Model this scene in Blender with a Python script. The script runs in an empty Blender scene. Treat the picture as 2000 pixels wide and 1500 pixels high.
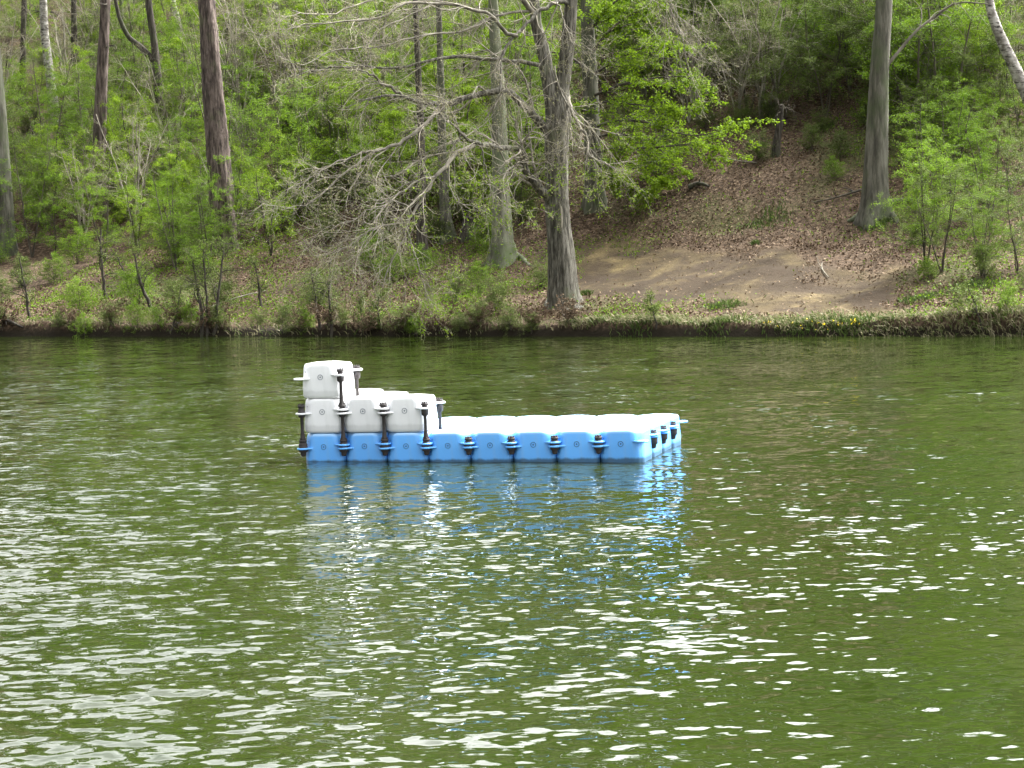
import bpy, math, random
import numpy as np
from math import radians as R_, sin, cos, pi

# ------------------------------------------------------------ camera, sky, sun, exposure
S = bpy.context.scene
col = S.collection
FPX, PITCH, ROLL, CAMH = 4000.0, 0.0715, 0.0302, 2.4917      # focal length in pixels of a 2000 px wide picture
SUN_EL, SUN_AZ = 50.0, 56.0                                    # azimuth clockwise from the view direction (+Y)
SUN_STRENGTH, SUN_ANGLE = 4.2, 6.0
SKY_STRENGTH, EXPOSURE = 0.15, 1.02

cam_d = bpy.data.cameras.new('camera'); cam = bpy.data.objects.new('camera', cam_d); col.objects.link(cam)
cam_d.sensor_width = 36; cam_d.lens = 36 * FPX / 2000; cam_d.clip_end = 2000; cam_d.clip_start = 0.2
from mathutils import Matrix, Vector
_fw = Vector((0, cos(PITCH), -sin(PITCH))); _up = Vector((0, sin(PITCH), cos(PITCH))); _rt = Vector((1, 0, 0))
cr, sr = cos(ROLL), sin(ROLL)
rt2 = _rt * cr - (-_up) * 0 ; # image x axis in world: u*cr + w*sr with w pointing down
ix = _rt * cr + (-_up) * sr          # image right
iy = -_rt * sr + (-_up) * cr         # image down
m3 = Matrix((ix, -iy, -_fw)).transposed()
cam.matrix_world = Matrix.Translation((0, 0, CAMH)) @ m3.to_4x4()
S.camera = cam

W = bpy.data.worlds.new('World'); S.world = W; W.use_nodes = True
nt = W.node_tree; nt.nodes.clear()
def N(t, tree=None, **kw):
    n = (tree or nt).nodes.new(t)
    for k, v in kw.items(): setattr(n, k, v)
    return n
def L(a, b, tree=None): (tree or nt).links.new(a, b)
sky = N('ShaderNodeTexSky'); sky.sky_type = 'NISHITA'; sky.sun_disc = False
sky.sun_elevation = R_(SUN_EL); sky.sun_rotation = R_(SUN_AZ); sky.dust_density = 3.0; sky.air_density = 1.0
tc = N('ShaderNodeTexCoord'); mp = N('ShaderNodeMapping'); mp.inputs['Scale'].default_value = (1.2, 1.2, 2.6)
L(tc.outputs['Generated'], mp.inputs['Vector'])
no = N('ShaderNodeTexNoise'); no.inputs['Scale'].default_value = 2.1; no.inputs['Detail'].default_value = 6; no.inputs['Roughness'].default_value = .55
L(mp.outputs[0], no.inputs['Vector'])
rp = N('ShaderNodeValToRGB'); rp.color_ramp.elements[0].position = .30; rp.color_ramp.elements[1].position = .50
L(no.outputs['Fac'], rp.inputs['Fac'])
bw = N('ShaderNodeRGBToBW'); L(sky.outputs[0], bw.inputs[0])
# thin clouds scatter sunlight forward: brighter round the sun, greyer away from it
dt = N('ShaderNodeVectorMath', operation='DOT_PRODUCT'); L(tc.outputs['Generated'], dt.inputs[0])
dt.inputs[1].default_value = (sin(R_(SUN_AZ)) * cos(R_(SUN_EL)), cos(R_(SUN_AZ)) * cos(R_(SUN_EL)), sin(R_(SUN_EL)))
d01 = N('ShaderNodeMapRange'); d01.inputs['From Min'].default_value = -.2; d01.inputs['From Max'].default_value = 1; L(dt.outputs['Value'], d01.inputs['Value'])
pw = N('ShaderNodeMath', operation='POWER'); pw.inputs[1].default_value = 2.2; L(d01.outputs[0], pw.inputs[0])
gm = N('ShaderNodeMath', operation='MULTIPLY_ADD'); gm.inputs[1].default_value = 9.5; gm.inputs[2].default_value = 1.9; L(pw.outputs[0], gm.inputs[0])
gain = N('ShaderNodeMath', operation='MULTIPLY'); L(gm.outputs[0], gain.inputs[1]); L(bw.outputs[0], gain.inputs[0])
cc = N('ShaderNodeMix', data_type='RGBA', blend_type='MULTIPLY'); cc.inputs['Factor'].default_value = 1
cc.inputs['A'].default_value = (1.0, 1.0, 1.02, 1)
L(gain.outputs[0], cc.inputs['B'])
mx = N('ShaderNodeMix', data_type='RGBA'); L(rp.outputs[0], mx.inputs['Factor']); L(sky.outputs[0], mx.inputs['A']); L(cc.outputs['Result'], mx.inputs['B'])
bg = N('ShaderNodeBackground'); bg.inputs['Strength'].default_value = SKY_STRENGTH
L(mx.outputs['Result'], bg.inputs['Color'])
wo = N('ShaderNodeOutputWorld'); L(bg.outputs[0], wo.inputs['Surface'])

sd = bpy.data.lights.new('sun', 'SUN'); so = bpy.data.objects.new('sun', sd); col.objects.link(so)
sd.energy = SUN_STRENGTH; sd.angle = R_(SUN_ANGLE); sd.color = (1.0, .955, .88)
_sd = Vector((sin(R_(SUN_AZ)) * cos(R_(SUN_EL)), cos(R_(SUN_AZ)) * cos(R_(SUN_EL)), sin(R_(SUN_EL))))
so.rotation_euler = _sd.to_track_quat('Z', 'Y').to_euler()
vs = S.view_settings; vs.view_transform = 'Standard'; vs.look = 'None'; vs.exposure = EXPOSURE; vs.gamma = 1
S.render.engine = 'CYCLES'

# ------------------------------------------------------------ small tools
rng = np.random.default_rng(7)
random.seed(7)
CAM = np.array([0, 0, CAMH])
def ray(px, py):
    px = np.asarray(px, float); py = np.asarray(py, float)
    x = px - 1000; y = py - 750
    u = x * cr - y * sr; w = x * sr + y * cr
    d = np.stack([u, FPX * cos(PITCH) - w * sin(PITCH), -FPX * sin(PITCH) - w * cos(PITCH)], -1)
    return d / d[..., 1:2]
def at(px, py, Y): return CAM + ray(px, py) * np.asarray(Y, float)[..., None]
def to_px(P):
    P = np.asarray(P, float); v = P - CAM
    Yc = v[..., 1] * cos(PITCH) - v[..., 2] * sin(PITCH); Zc = v[..., 1] * sin(PITCH) + v[..., 2] * cos(PITCH)
    u = FPX * v[..., 0] / Yc; w = -FPX * Zc / Yc
    return 1000 + u * cr + w * sr, 750 - u * sr + w * cr
_r = np.random.default_rng(3)
_ws = [(_r.normal(size=2), _r.uniform(0, 6.28)) for _ in range(60)]
def fbm(x, y, scale, octs=4, off=0):
    out = 0; amp = 1.; f = 1. / scale; tot = 0
    for o in range(octs):
        a = 0
        for j in range(5):
            d, ph = _ws[(o * 5 + j + off * 7) % 60]
            a = a + np.sin((x * d[0] + y * d[1]) * f + ph + off)
        out = out + amp * a / 2.2; tot += amp; amp *= .5; f *= 2.1
    return out / tot
def sm(a, b, x):
    t = np.clip((x - a) / (b - a), 0, 1); return t * t * (3 - 2 * t)

def tag(o, label=None, cat=None, group=None, kind=None):
    if label: o['label'] = label
    if cat: o['category'] = cat
    if group: o['group'] = group
    if kind: o['kind'] = kind
    return o
def mesh(name, V, F, mat=None, attr=None, smooth=False):
    V = np.ascontiguousarray(V, dtype=np.float32).reshape(-1, 3); F = np.ascontiguousarray(F, dtype=np.int32)
    me = bpy.data.meshes.new(name); nf, k = F.shape
    me.vertices.add(len(V)); me.vertices.foreach_set('co', V.ravel())
    me.loops.add(nf * k); me.loops.foreach_set('vertex_index', F.ravel())
    me.polygons.add(nf); me.polygons.foreach_set('loop_start', np.arange(0, nf * k, k, dtype=np.int32))
    if smooth: me.polygons.foreach_set('use_smooth', np.ones(nf, bool))
    if attr is not None:
        for an, av in attr.items():
            a = me.attributes.new(an, 'FLOAT', 'POINT'); a.data.foreach_set('value', np.asarray(av, np.float32).ravel())
    me.update(calc_edges=True)
    if mat: me.materials.append(mat)
    return me
def obj(name, me, parent=None, loc=None):
    o = bpy.data.objects.new(name, me); col.objects.link(o)
    if parent: o.parent = parent
    if loc is not None: o.location = [float(v) for v in loc]
    return o
def empty(name, loc=(0, 0, 0), rz=0, sc=1):
    o = bpy.data.objects.new(name, None); col.objects.link(o); o.location = [float(v) for v in loc]
    o.rotation_euler.z = rz; o.scale = (sc, sc, sc); o.empty_display_size = .3; return o

# ------------------------------------------------------------ materials
def mat_new(name):
    m = bpy.data.materials.new(name); m.use_nodes = True; t = m.node_tree; t.nodes.clear()
    out = N('ShaderNodeOutputMaterial', t); return m, t, out
def ramp(t, src, stops):
    r = N('ShaderNodeValToRGB', t); e = r.color_ramp.elements
    while len(e) < len(stops): e.new(.5)
    for k, (p, c) in enumerate(stops): e[k].position = p; e[k].color = (*c, 1)
    L(src, r.inputs['Fac'], t); return r
def noise(t, scale, detail=5, rough=.55, vec=None, stretch=None, coord='Object'):
    c = N('ShaderNodeTexCoord', t); src = c.outputs[coord]
    if stretch:
        m = N('ShaderNodeMapping', t); m.inputs['Scale'].default_value = stretch; L(src, m.inputs[0], t); src = m.outputs[0]
    n = N('ShaderNodeTexNoise', t); n.inputs['Scale'].default_value = scale; n.inputs['Detail'].default_value = detail
    n.inputs['Roughness'].default_value = rough; L(src, n.inputs['Vector'], t); return n
def mixc(t, f, a, b, mode='MIX'):
    m = N('ShaderNodeMix', t, data_type='RGBA', blend_type=mode)
    for v, s in ((f, 'Factor'), (a, 'A'), (b, 'B')):
        if isinstance(v, (int, float)): m.inputs[s].default_value = v
        elif isinstance(v, tuple): m.inputs[s].default_value = (*v, 1)
        else: L(v, m.inputs[s], t)
    return m.outputs['Result']
def leaf_mat(name, stops, trans=.45, rough=.55):
    m, t, out = mat_new(name)
    a = N('ShaderNodeAttribute', t); a.attribute_name = 'v'
    oi = N('ShaderNodeObjectInfo', t)
    ad = N('ShaderNodeMath', t, operation='MULTIPLY_ADD'); L(oi.outputs['Random'], ad.inputs[0], t); ad.inputs[1].default_value = .35; L(a.outputs['Fac'], ad.inputs[2], t)
    sb = N('ShaderNodeMath', t, operation='MULTIPLY'); L(ad.outputs[0], sb.inputs[0], t); sb.inputs[1].default_value = .74
    r = ramp(t, sb.outputs[0], stops)
    p = N('ShaderNodeBsdfPrincipled', t); p.inputs['Roughness'].default_value = rough; p.inputs['Specular IOR Level'].default_value = .1
    L(r.outputs[0], p.inputs['Base Color'], t)
    tr = N('ShaderNodeBsdfTranslucent', t); L(r.outputs[0], tr.inputs['Color'], t)
    mxs = N('ShaderNodeMixShader', t); mxs.inputs[0].default_value = trans
    L(p.outputs[0], mxs.inputs[1], t); L(tr.outputs[0], mxs.inputs[2], t); L(mxs.outputs[0], out.inputs[0], t)
    return m
def bark_mat(name, c0, c1, c2, moss=None, mossamt=.5, scale=15, bump=.9, stretch=(1, 1, .15), spots=None):
    m, t, out = mat_new(name)
    n1 = noise(t, scale, 8, .65, stretch=stretch)
    r = ramp(t, n1.outputs['Fac'], [(.38, c0), (.5, c1), (.62, c2)])
    c = r.outputs[0]
    n2 = noise(t, 1.3, 4, .6, stretch=(1, 1, .6))
    if moss:
        r2 = ramp(t, n2.outputs['Fac'], [(.62 - .3 * mossamt, (0, 0, 0)), (.78 - .2 * mossamt, (1, 1, 1))])
        c = mixc(t, r2.outputs[0], c, moss)
    if spots:
        n3 = noise(t, 7, 3, .5, stretch=(.6, .6, 2.6))
        r3 = ramp(t, n3.outputs['Fac'], [(.58, (0, 0, 0)), (.64, (1, 1, 1))])
        c = mixc(t, r3.outputs[0], c, spots)
    p = N('ShaderNodeBsdfPrincipled', t); p.inputs['Roughness'].default_value = .9; p.inputs['Specular IOR Level'].default_value = .15
    L(c, p.inputs['Base Color'], t)
    b = N('ShaderNodeBump', t); b.inputs['Strength'].default_value = bump; b.inputs['Distance'].default_value = .05
    L(n1.outputs['Fac'], b.inputs['Height'], t); L(b.outputs[0], p.inputs['Normal'], t); L(p.outputs[0], out.inputs[0], t)
    return m
def plain_mat(name, c, rough=.8, spec=.3, var=.25, scale=6):
    m, t, out = mat_new(name)
    n = noise(t, scale, 4); r = ramp(t, n.outputs['Fac'], [(.3, tuple(v * (1 - var) for v in c)), (.7, tuple(min(1, v * (1 + var)) for v in c))])
    p = N('ShaderNodeBsdfPrincipled', t); p.inputs['Roughness'].default_value = rough; p.inputs['Specular IOR Level'].default_value = spec
    L(r.outputs[0], p.inputs['Base Color'], t); L(p.outputs[0], out.inputs[0], t); return m

M = {}
M['beech_leaf'] = leaf_mat('beech_leaf', [(0, (.055, .102, .007)), (.5, (.104, .188, .010)), (1, (.178, .28, .018))])
M['dull_leaf'] = leaf_mat('dull_leaf', [(0, (.050, .075, .016)), (.5, (.090, .128, .025)), (1, (.145, .185, .042))], .35)
M['lime_leaf'] = leaf_mat('lime_leaf', [(0, (.088, .15, .006)), (.5, (.145, .235, .010)), (1, (.22, .32, .022))], .5)
M['bud'] = leaf_mat('bud', [(0, (.13, .13, .05)), (.5, (.20, .20, .085)), (1, (.28, .26, .14))], .3)
M['wood_leaf'] = leaf_mat('wood_leaf', [(0, (.025, .045, .010)), (.5, (.045, .08, .014)), (1, (.07, .11, .022))], .2)
M['dry_leaf'] = leaf_mat('dry_leaf', [(0, (.032, .020, .012)), (.35, (.075, .048, .029)), (.7, (.15, .106, .066)), (1, (.36, .28, .19))], .1, .8)
M['grass'] = leaf_mat('grass', [(0, (.03, .05, .012)), (.3, (.08, .12, .03)), (.6, (.17, .16, .08)), (1, (.34, .30, .20))], .3)
M['green_grass'] = leaf_mat('green_grass', [(0, (.03, .05, .012)), (.5, (.06, .095, .02)), (1, (.12, .15, .045))], .3)
M['yellow'] = plain_mat('yellow_flower', (.75, .6, .03))
M['oak_bark'] = bark_mat('oak_bark', (.036, .033, .025), (.088, .082, .064), (.165, .155, .125), moss=(.10, .12, .055), mossamt=.2)
M['pine_bark'] = bark_mat('pine_bark', (.028, .022, .018), (.078, .060, .050), (.15, .118, .10), moss=(.09, .10, .05), mossamt=.15, scale=11)
M['grey_bark'] = bark_mat('grey_bark', (.042, .040, .030), (.080, .076, .058), (.125, .12, .093), moss=(.06, .075, .035), mossamt=.5, scale=8, bump=.45)
M['mossy_bark'] = bark_mat('mossy_bark', (.06, .058, .042), (.115, .115, .082), (.18, .18, .13), moss=(.085, .105, .05), mossamt=.6, scale=8, bump=.4)
M['dark_bark'] = bark_mat('dark_bark', (.02, .018, .014), (.045, .038, .03), (.085, .075, .06), moss=(.05, .06, .03), mossamt=.3, bump=.4)
M['birch_bark'] = bark_mat('birch_bark', (.10, .09, .075), (.22, .205, .18), (.37, .355, .32), spots=(.04, .035, .03), scale=5, bump=.2, stretch=(1, 1, 1.5))
M['twig'] = bark_mat('twig', (.075, .068, .052), (.135, .123, .096), (.215, .196, .156), scale=3, bump=.2)
M['pale_twig'] = bark_mat('pale_twig', (.11, .10, .076), (.19, .172, .132), (.30, .272, .215), scale=3, bump=.2)
M['dark_twig'] = bark_mat('dark_twig', (.03, .026, .02), (.06, .052, .038), (.10, .088, .065), scale=3, bump=.2)

# ------------------------------------------------------------ terrain
shA = at(0, 657, 1.0); # shoreline through two points of the water plane
def on_water(px, py):
    d = ray(px, py); return CAM + d * (-CAMH / d[..., 2:3])
A_ = on_water(0, 657); B_ = on_water(2000, 657)
TD = (B_ - A_)[:2]; TD /= np.linalg.norm(TD); ND = np.array([-TD[1], TD[0]])   # ND points up the bank
if ND[1] < 0: ND = -ND
C0 = A_[:2]
def st(x, y): return (x - C0[0]) * ND[0] + (y - C0[1]) * ND[1], (x - C0[0]) * TD[0] + (y - C0[1]) * TD[1]
def xy(s, t): return C0[0] + ND[0] * s + TD[0] * t, C0[1] + ND[1] * s + TD[1] * t
def H(x, y, fine=True):
    s, t = st(x, y)
    s = s + .10 * fbm(t, t * 0, .9, 3, 2) + .12 * np.sin(t * .31 + 1)
    bank = .31 + .13 * fbm(t, s * 0, 1.7, 3, 4)
    h = np.where(s < 0, np.maximum(-1.2, s * .9 - .05), 0)
    h = h + bank * sm(-.05, .22, s)
    h = h + .17 * np.clip(s, 0, 4) + .25 * np.clip(s - 4, 0, 5.5) + .52 * np.clip(s - 9.5, 0, 52) + .1 * np.clip(s - 61, 0, 200)
    up = sm(.3, 6, s)
    h = h + up * .22 * fbm(x, y, 4.0, 3, 1) + up * sm(6, 14, s) * .5 * fbm(x, y, 9., 3, 5)
    if fine: h = h + sm(.1, .8, s) * .035 * fbm(x, y, .5, 4, 3)
    return h
def ground(px, py):
    """point of the terrain seen at a pixel"""
    px = np.atleast_1d(np.asarray(px, float)); py = np.atleast_1d(np.asarray(py, float)) + 0 * px
    d = ray(px, py); D = np.full(px.shape, 95.); n = len(D); Dg = np.arange(41, 150, .3)
    P = CAM + d[:, None] * Dg[None, :, None]; hit = H(P[..., 0], P[..., 1], False) > P[..., 2]
    k = np.where(hit.any(1), hit.argmax(1), len(Dg) - 1); D = Dg[k]; lo = D - .3; hi = D
    for i in range(7):
        mid = (lo + hi) / 2; P = CAM + d * mid[:, None]; h = H(P[:, 0], P[:, 1], False) > P[:, 2]; hi = np.where(h, mid, hi); lo = np.where(h, lo, mid)
    return CAM + d * hi[:, None]
def gz(P):
    P = np.array(P, float); P[..., 2] = H(P[..., 0], P[..., 1]); return P

sv = np.concatenate([np.linspace(-4, -.4, 6), np.linspace(-.35, 1.2, 26), np.linspace(1.28, 34, 330)[0:], np.linspace(34.4, 140, 60)])
tv = np.concatenate([np.linspace(-150, -8, 50), np.linspace(-7.8, 44, 520), np.linspace(44.5, 160, 45)])
Sg, Tg = np.meshgrid(sv, tv, indexing='ij'); X, Y = xy(Sg, Tg); Z = H(X, Y)
nS, nT = Sg.shape
idx = np.arange(nS * nT).reshape(nS, nT)
F = np.stack([idx[:-1, :-1], idx[:-1, 1:], idx[1:, 1:], idx[1:, :-1]], -1).reshape(-1, 4)
gpx, gpy = to_px(np.stack([X, Y, Z], -1))
# bare trodden earth of the clearing: an irregular patch of ground given by its outline on the slope
def blob(x, y, cx, cy, rx, ry, ns=.25, off=0):
    d = np.sqrt(((x - cx) / rx) ** 2 + ((y - cy) / ry) ** 2) + ns * fbm(x / 60, y / 22, 1., 3, off)
    return sm(1.15, .8, d)
cl = np.maximum.reduce([blob(gpx, gpy, 1400, 540, 300, 52, .3), blob(gpx, gpy, 1600, 588, 150, 36, .3, 3), blob(gpx, gpy, 1180, 505, 110, 34, .3, 5), blob(gpx, gpy, 1110, 618, 60, 16, .2, 2)])
cl = np.where((Sg > -.5) & (Sg < 14), cl, 0)
green = sm(.0, .9, fbm(X, Y, 2.6, 4, 6)) * (1 - cl) * sm(.6, 3, Sg) * .55
mt, t, out = mat_new('forest_floor')
a1 = N('ShaderNodeAttribute', t); a1.attribute_name = 'bare'; a2 = N('ShaderNodeAttribute', t); a2.attribute_name = 'green'; a3 = N('ShaderNodeAttribute', t); a3.attribute_name = 'wet'
nl = noise(t, 9, 8, .7); lit = ramp(t, nl.outputs['Fac'], [(.36, (.018, .012, .007)), (.48, (.045, .030, .018)), (.56, (.085, .058, .037)), (.68, (.16, .12, .08))])
nd = noise(t, .8, 9, .7, stretch=(1, 1.0, 1)); dirt = ramp(t, nd.outputs['Fac'], [(.38, (.050, .038, .019)), (.5, (.092, .071, .036)), (.62, (.18, .142, .068))])
ng = noise(t, 14, 6, .7); gr = ramp(t, ng.outputs['Fac'], [(.3, (.03, .045, .012)), (.7, (.09, .13, .03))])
c = mixc(t, a2.outputs['Fac'], lit.outputs[0], gr.outputs[0])
nm2 = noise(t, .55, 5, .65); dk = ramp(t, nm2.outputs['Fac'], [(.44, (.0, .0, .0)), (.62, (1, 1, 1))])
nm3 = noise(t, 18, 5, .7); gv = ramp(t, nm3.outputs['Fac'], [(.36, (.55, .5, .45)), (.6, (1, 1, 1))])
dsoil = mixc(t, .8, dirt.outputs[0], gv.outputs[0], 'MULTIPLY'); fd = N('ShaderNodeRGBToBW', t); L(dk.outputs[0], fd.inputs[0], t)
dsoil = mixc(t, fd.outputs[0], (.040, .029, .018), dsoil)
c = mixc(t, a1.outputs['Fac'], c, dsoil)
c = mixc(t, a3.outputs['Fac'], c, (.016, .013, .008))
p = N('ShaderNodeBsdfPrincipled', t); p.inputs['Roughness'].default_value = .95; p.inputs['Specular IOR Level'].default_value = .1
L(c, p.inputs['Base Color'], t)
bp = N('ShaderNodeBump', t); bp.inputs['Strength'].default_value = .7; bp.inputs['Distance'].default_value = .06; L(nl.outputs['Fac'], bp.inputs['Height'], t); L(bp.outputs[0], p.inputs['Normal'], t)
L(p.outputs[0], out.inputs[0], t)
wet = sm(.30, .14, Z)
me = mesh('wooded_bank', np.stack([X, Y, Z], -1), F, mt, {'bare': cl, 'green': green, 'wet': wet}, True)
tag(obj('wooded_bank', me), kind='structure')

# ------------------------------------------------------------ water
def wave_field():
    r = np.random.default_rng(11); comps = []
    nW = 130
    for i in range(nW):
        lam = .075 * (2.6 / .075) ** ((i + r.uniform(0, 1)) / nW)
        th = R_(100) + r.normal(0, R_(40 if lam < .6 else 20))           # travelling roughly towards the camera
        comps.append((lam, th, r.uniform(0, 2 * pi)))
    return comps
WC = wave_field()
WSLOPE = .091
def water_h(X, Y, spacing):
    k0 = 0; Zw = np.zeros_like(X); DX = np.zeros_like(X); DY = np.zeros_like(X)
    gust = .78 + .26 * fbm(X, Y, 2.6, 3, 8) + .26 * fbm(X, Y, .9, 2, 9)
    gust = gust * (1 - .10 * sm(.04, .22, X / np.maximum(Y, 4))) * (1 - .28 * sm(16, 9, Y)) * (1 - .40 * sm(33, 50, np.hypot(X, Y)))
    # calmer water in the lee of the raft
    lx, ly = X + .8, Y - 22.; lee = np.exp(-(np.clip(np.abs(lx) - 1.6, 0, 9) / .5) ** 2) * sm(-6.5, -.5, ly) * sm(4.5, 1.5, ly)
    gust = np.clip(gust * (1 - .55 * lee), .12, 1.2)
    w = np.array([np.exp(-((np.log(l / .15)) / .60) ** 2) + .22 * np.exp(-((np.log(l / 1.3)) / .5) ** 2) for l, _, _ in WC]); w = w / np.sqrt((w ** 2).sum() / 2) * WSLOPE
    for (lam, th, ph), sl in zip(WC, w):
        k = 2 * pi / lam; a = sl / k
        f = sm(1.6, 4.0, lam / spacing) * a * gust
        arg = k * (X * cos(th) + Y * sin(th)) + ph
        Zw += f * np.sin(arg); c_ = np.cos(arg) * f * .85
        DX -= -c_ * cos(th); DY -= -c_ * sin(th)
    return Zw, DX, DY, gust
rs = [1.0, 3.0, 5.0, 6.5]
while rs[-1] < 62: rs.append(rs[-1] + max(.015, rs[-1] ** 2 / 5100 * .55))
rs += [66, 72, 80, 95, 120, 160, 220]
rs = np.array(rs)
th = np.concatenate([np.linspace(-180, -25, 60), np.linspace(-24, -17, 60), np.linspace(-16.9, 16.9, 760), np.linspace(17, 24, 60), np.linspace(25, 180, 60)]) * pi / 180
RR, TT = np.meshgrid(rs, th, indexing='ij'); X = RR * np.sin(TT); Y = RR * np.cos(TT)
dr = np.gradient(rs)[:, None] + 0 * RR; dth = np.gradient(th)[None, :] * RR
spac = np.maximum(dr, dth)
Zw, DX, DY, GU = water_h(X, Y, np.maximum(dr, dth * .6)); n0, n1_ = RR.shape
idx = np.arange(n0 * n1_).reshape(n0, n1_)
F = np.stack([idx[:-1, :-1], idx[1:, :-1], idx[1:, 1:], idx[:-1, 1:]], -1).reshape(-1, 4)
V = np.stack([X + DX, Y + DY, Zw], -1).reshape(-1, 3)
mt, t, out = mat_new('lake_water')
p = N('ShaderNodeBsdfPrincipled', t); p.inputs['Base Color'].default_value = (.062, .088, .010, 1); p.inputs['Roughness'].default_value = .02; p.inputs['IOR'].default_value = 1.333
# wavelets too fine for the mesh: their slopes tilt the normal, stronger where the gusts are
ga = N('ShaderNodeAttribute', t); ga.attribute_name = 'gust'; geo = N('ShaderNodeNewGeometry', t); acc = geo.outputs['Normal']
for sc_, st_, k_ in ((5.0, (.42, 1, 1), .64), (13.5, (.5, 1, 1), .85)):
    nn = noise(t, sc_, 2, .5, stretch=st_); sb = N('ShaderNodeVectorMath', t, operation='SUBTRACT'); L(nn.outputs['Color'], sb.inputs[0], t); sb.inputs[1].default_value = (.5, .5, .5)
    ml_ = N('ShaderNodeVectorMath', t, operation='MULTIPLY'); L(sb.outputs[0], ml_.inputs[0], t); ml_.inputs[1].default_value = (k_ * .6, k_, 0)
    sc2 = N('ShaderNodeVectorMath', t, operation='SCALE'); L(ml_.outputs[0], sc2.inputs[0], t); L(ga.outputs['Fac'], sc2.inputs['Scale'], t)
    av = N('ShaderNodeVectorMath', t, operation='ADD'); L(acc, av.inputs[0], t); L(sc2.outputs[0], av.inputs[1], t); acc = av.outputs[0]
nz = N('ShaderNodeVectorMath', t, operation='NORMALIZE'); L(acc, nz.inputs[0], t); L(nz.outputs[0], p.inputs['Normal'], t)
n3 = noise(t, .35, 3, .5); c = ramp(t, n3.outputs['Fac'], [(.3, (.0088, .0152, .0022)), (.7, (.0118, .0168, .0029))]); L(c.outputs[0], p.inputs['Base Color'], t)
L(p.outputs[0], out.inputs[0], t)
me = mesh('lake_water', V, F, mt, {'gust': GU}, True)
tag(obj('lake_water', me), kind='structure')

# ------------------------------------------------------------ tubes, branches, leaves
def norm(v): return v / np.maximum(np.linalg.norm(v, axis=-1, keepdims=True), 1e-9)
def tubes(P, Rd, sides=4):
    Nn, n, _ = P.shape
    T = np.gradient(P, axis=1); T = norm(T)
    ch = norm(P[:, -1] - P[:, 0]); ref = np.where(np.abs(ch[:, 2:3]) > .8, np.array([[1., .1, 0]]), np.array([[0, .1, 1.]]))[:, None, :]
    U = norm(np.cross(T, ref)); Wv = np.cross(T, U)
    a = np.arange(sides) / sides * 2 * pi
    V = P[:, :, None, :] + Rd[:, :, None, None] * (np.cos(a)[None, None, :, None] * U[:, :, None, :] + np.sin(a)[None, None, :, None] * Wv[:, :, None, :])
    base = (np.arange(Nn)[:, None, None] * n + np.arange(n - 1)[None, :, None]) * sides
    j = np.arange(sides)[None, None, :]; j2 = (j + 1) % sides
    F = np.stack([base + j, base + j2, base + sides + j2, base + sides + j], -1).reshape(-1, 4)
    return V.reshape(-1, 3), F
def join(parts):
    Vs, Fs, o = [], [], 0
    for V, F in parts:
        Vs.append(V); Fs.append(F + o); o += len(V)
    return np.concatenate(Vs), np.concatenate(Fs)
def spawn(P, Rd, k, r, t=(.25, 1), ang=(35, 70), ln=(.3, .6), n=5, flat=0., grav=0., wob=.25, rr=.55, up=0., rmin=.002, rel=True, away=None):
    Nn, n0, _ = P.shape; q = Nn * k
    ii = np.repeat(np.arange(Nn), k); tt = r.uniform(t[0], t[1], q)
    f = np.minimum(tt * (n0 - 1), n0 - 1.001); i = f.astype(int); fr = (f - i)[:, None]
    pos = P[ii, i] * (1 - fr) + P[ii, i + 1] * fr; tan = norm(P[ii, i + 1] - P[ii, i]); rad = Rd[ii, i] * (1 - fr[:, 0]) + Rd[ii, i + 1] * fr[:, 0]
    rv = r.normal(size=(q, 3)); rv[:, 2] += up
    rv -= (rv * tan).sum(1, keepdims=True) * tan; rv[:, 2] *= (1 - flat); rv = norm(rv)
    a = np.radians(r.uniform(ang[0], ang[1], q))[:, None]
    d = norm(np.cos(a) * tan + np.sin(a) * rv)
    plen = np.linalg.norm(np.diff(P, axis=1), axis=2).sum(1)[ii] if rel else 1.
    ll = r.uniform(ln[0], ln[1], q) * plen * (1 - .45 * tt)
    out = np.zeros((q, n, 3)); out[:, 0] = pos; w = np.zeros((q, 3))
    for s in range(1, n):
        w += r.normal(0, wob, (q, 3)) * np.array([1, 1, 1 - .6 * flat]); d = norm(d + w * .5 + np.array([0, 0, -grav]))
        out[:, s] = out[:, s - 1] + d * (ll / (n - 1))[:, None]
    Rn = np.maximum(rad * rr, rmin)[:, None] * np.linspace(1, .3, n)[None, :]
    return out, Rn
def leaves(P, size, r, horiz=.6, aspect=.62, droop=.0):
    """rhombic leaves with a folded midrib at the points P"""
    q = len(P); nrm = norm(r.normal(size=(q, 3)) * (1 - horiz) + np.array([0, 0, horiz]))
    d = r.normal(size=(q, 3)); d -= (d * nrm).sum(1, keepdims=True) * nrm; d = norm(d); d[:, 2] -= droop; d = norm(d)
    sd_ = np.cross(nrm, d); s = size * r.uniform(.65, 1.25, (q, 1))
    V = np.stack([P, P + d * s * .5 + sd_ * s * aspect * .5 + nrm * s * .07, P + d * s, P + d * s * .5 - sd_ * s * aspect * .5 + nrm * s * .07], 1)
    F = np.arange(q * 4).reshape(q, 4); v = np.repeat(r.uniform(0, 1, q), 4)
    return V.reshape(-1, 3), F, v
def along(P, k, r, t0=.15, spread=.02):
    Nn, n0, _ = P.shape; ii = np.repeat(np.arange(Nn), k); f = np.minimum(r.uniform(t0, 1, Nn * k) * (n0 - 1), n0 - 1.001); i = f.astype(int); fr = (f - i)[:, None]
    return P[ii, i] * (1 - fr) + P[ii, i + 1] * fr + r.normal(0, spread, (Nn * k, 3))
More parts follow.
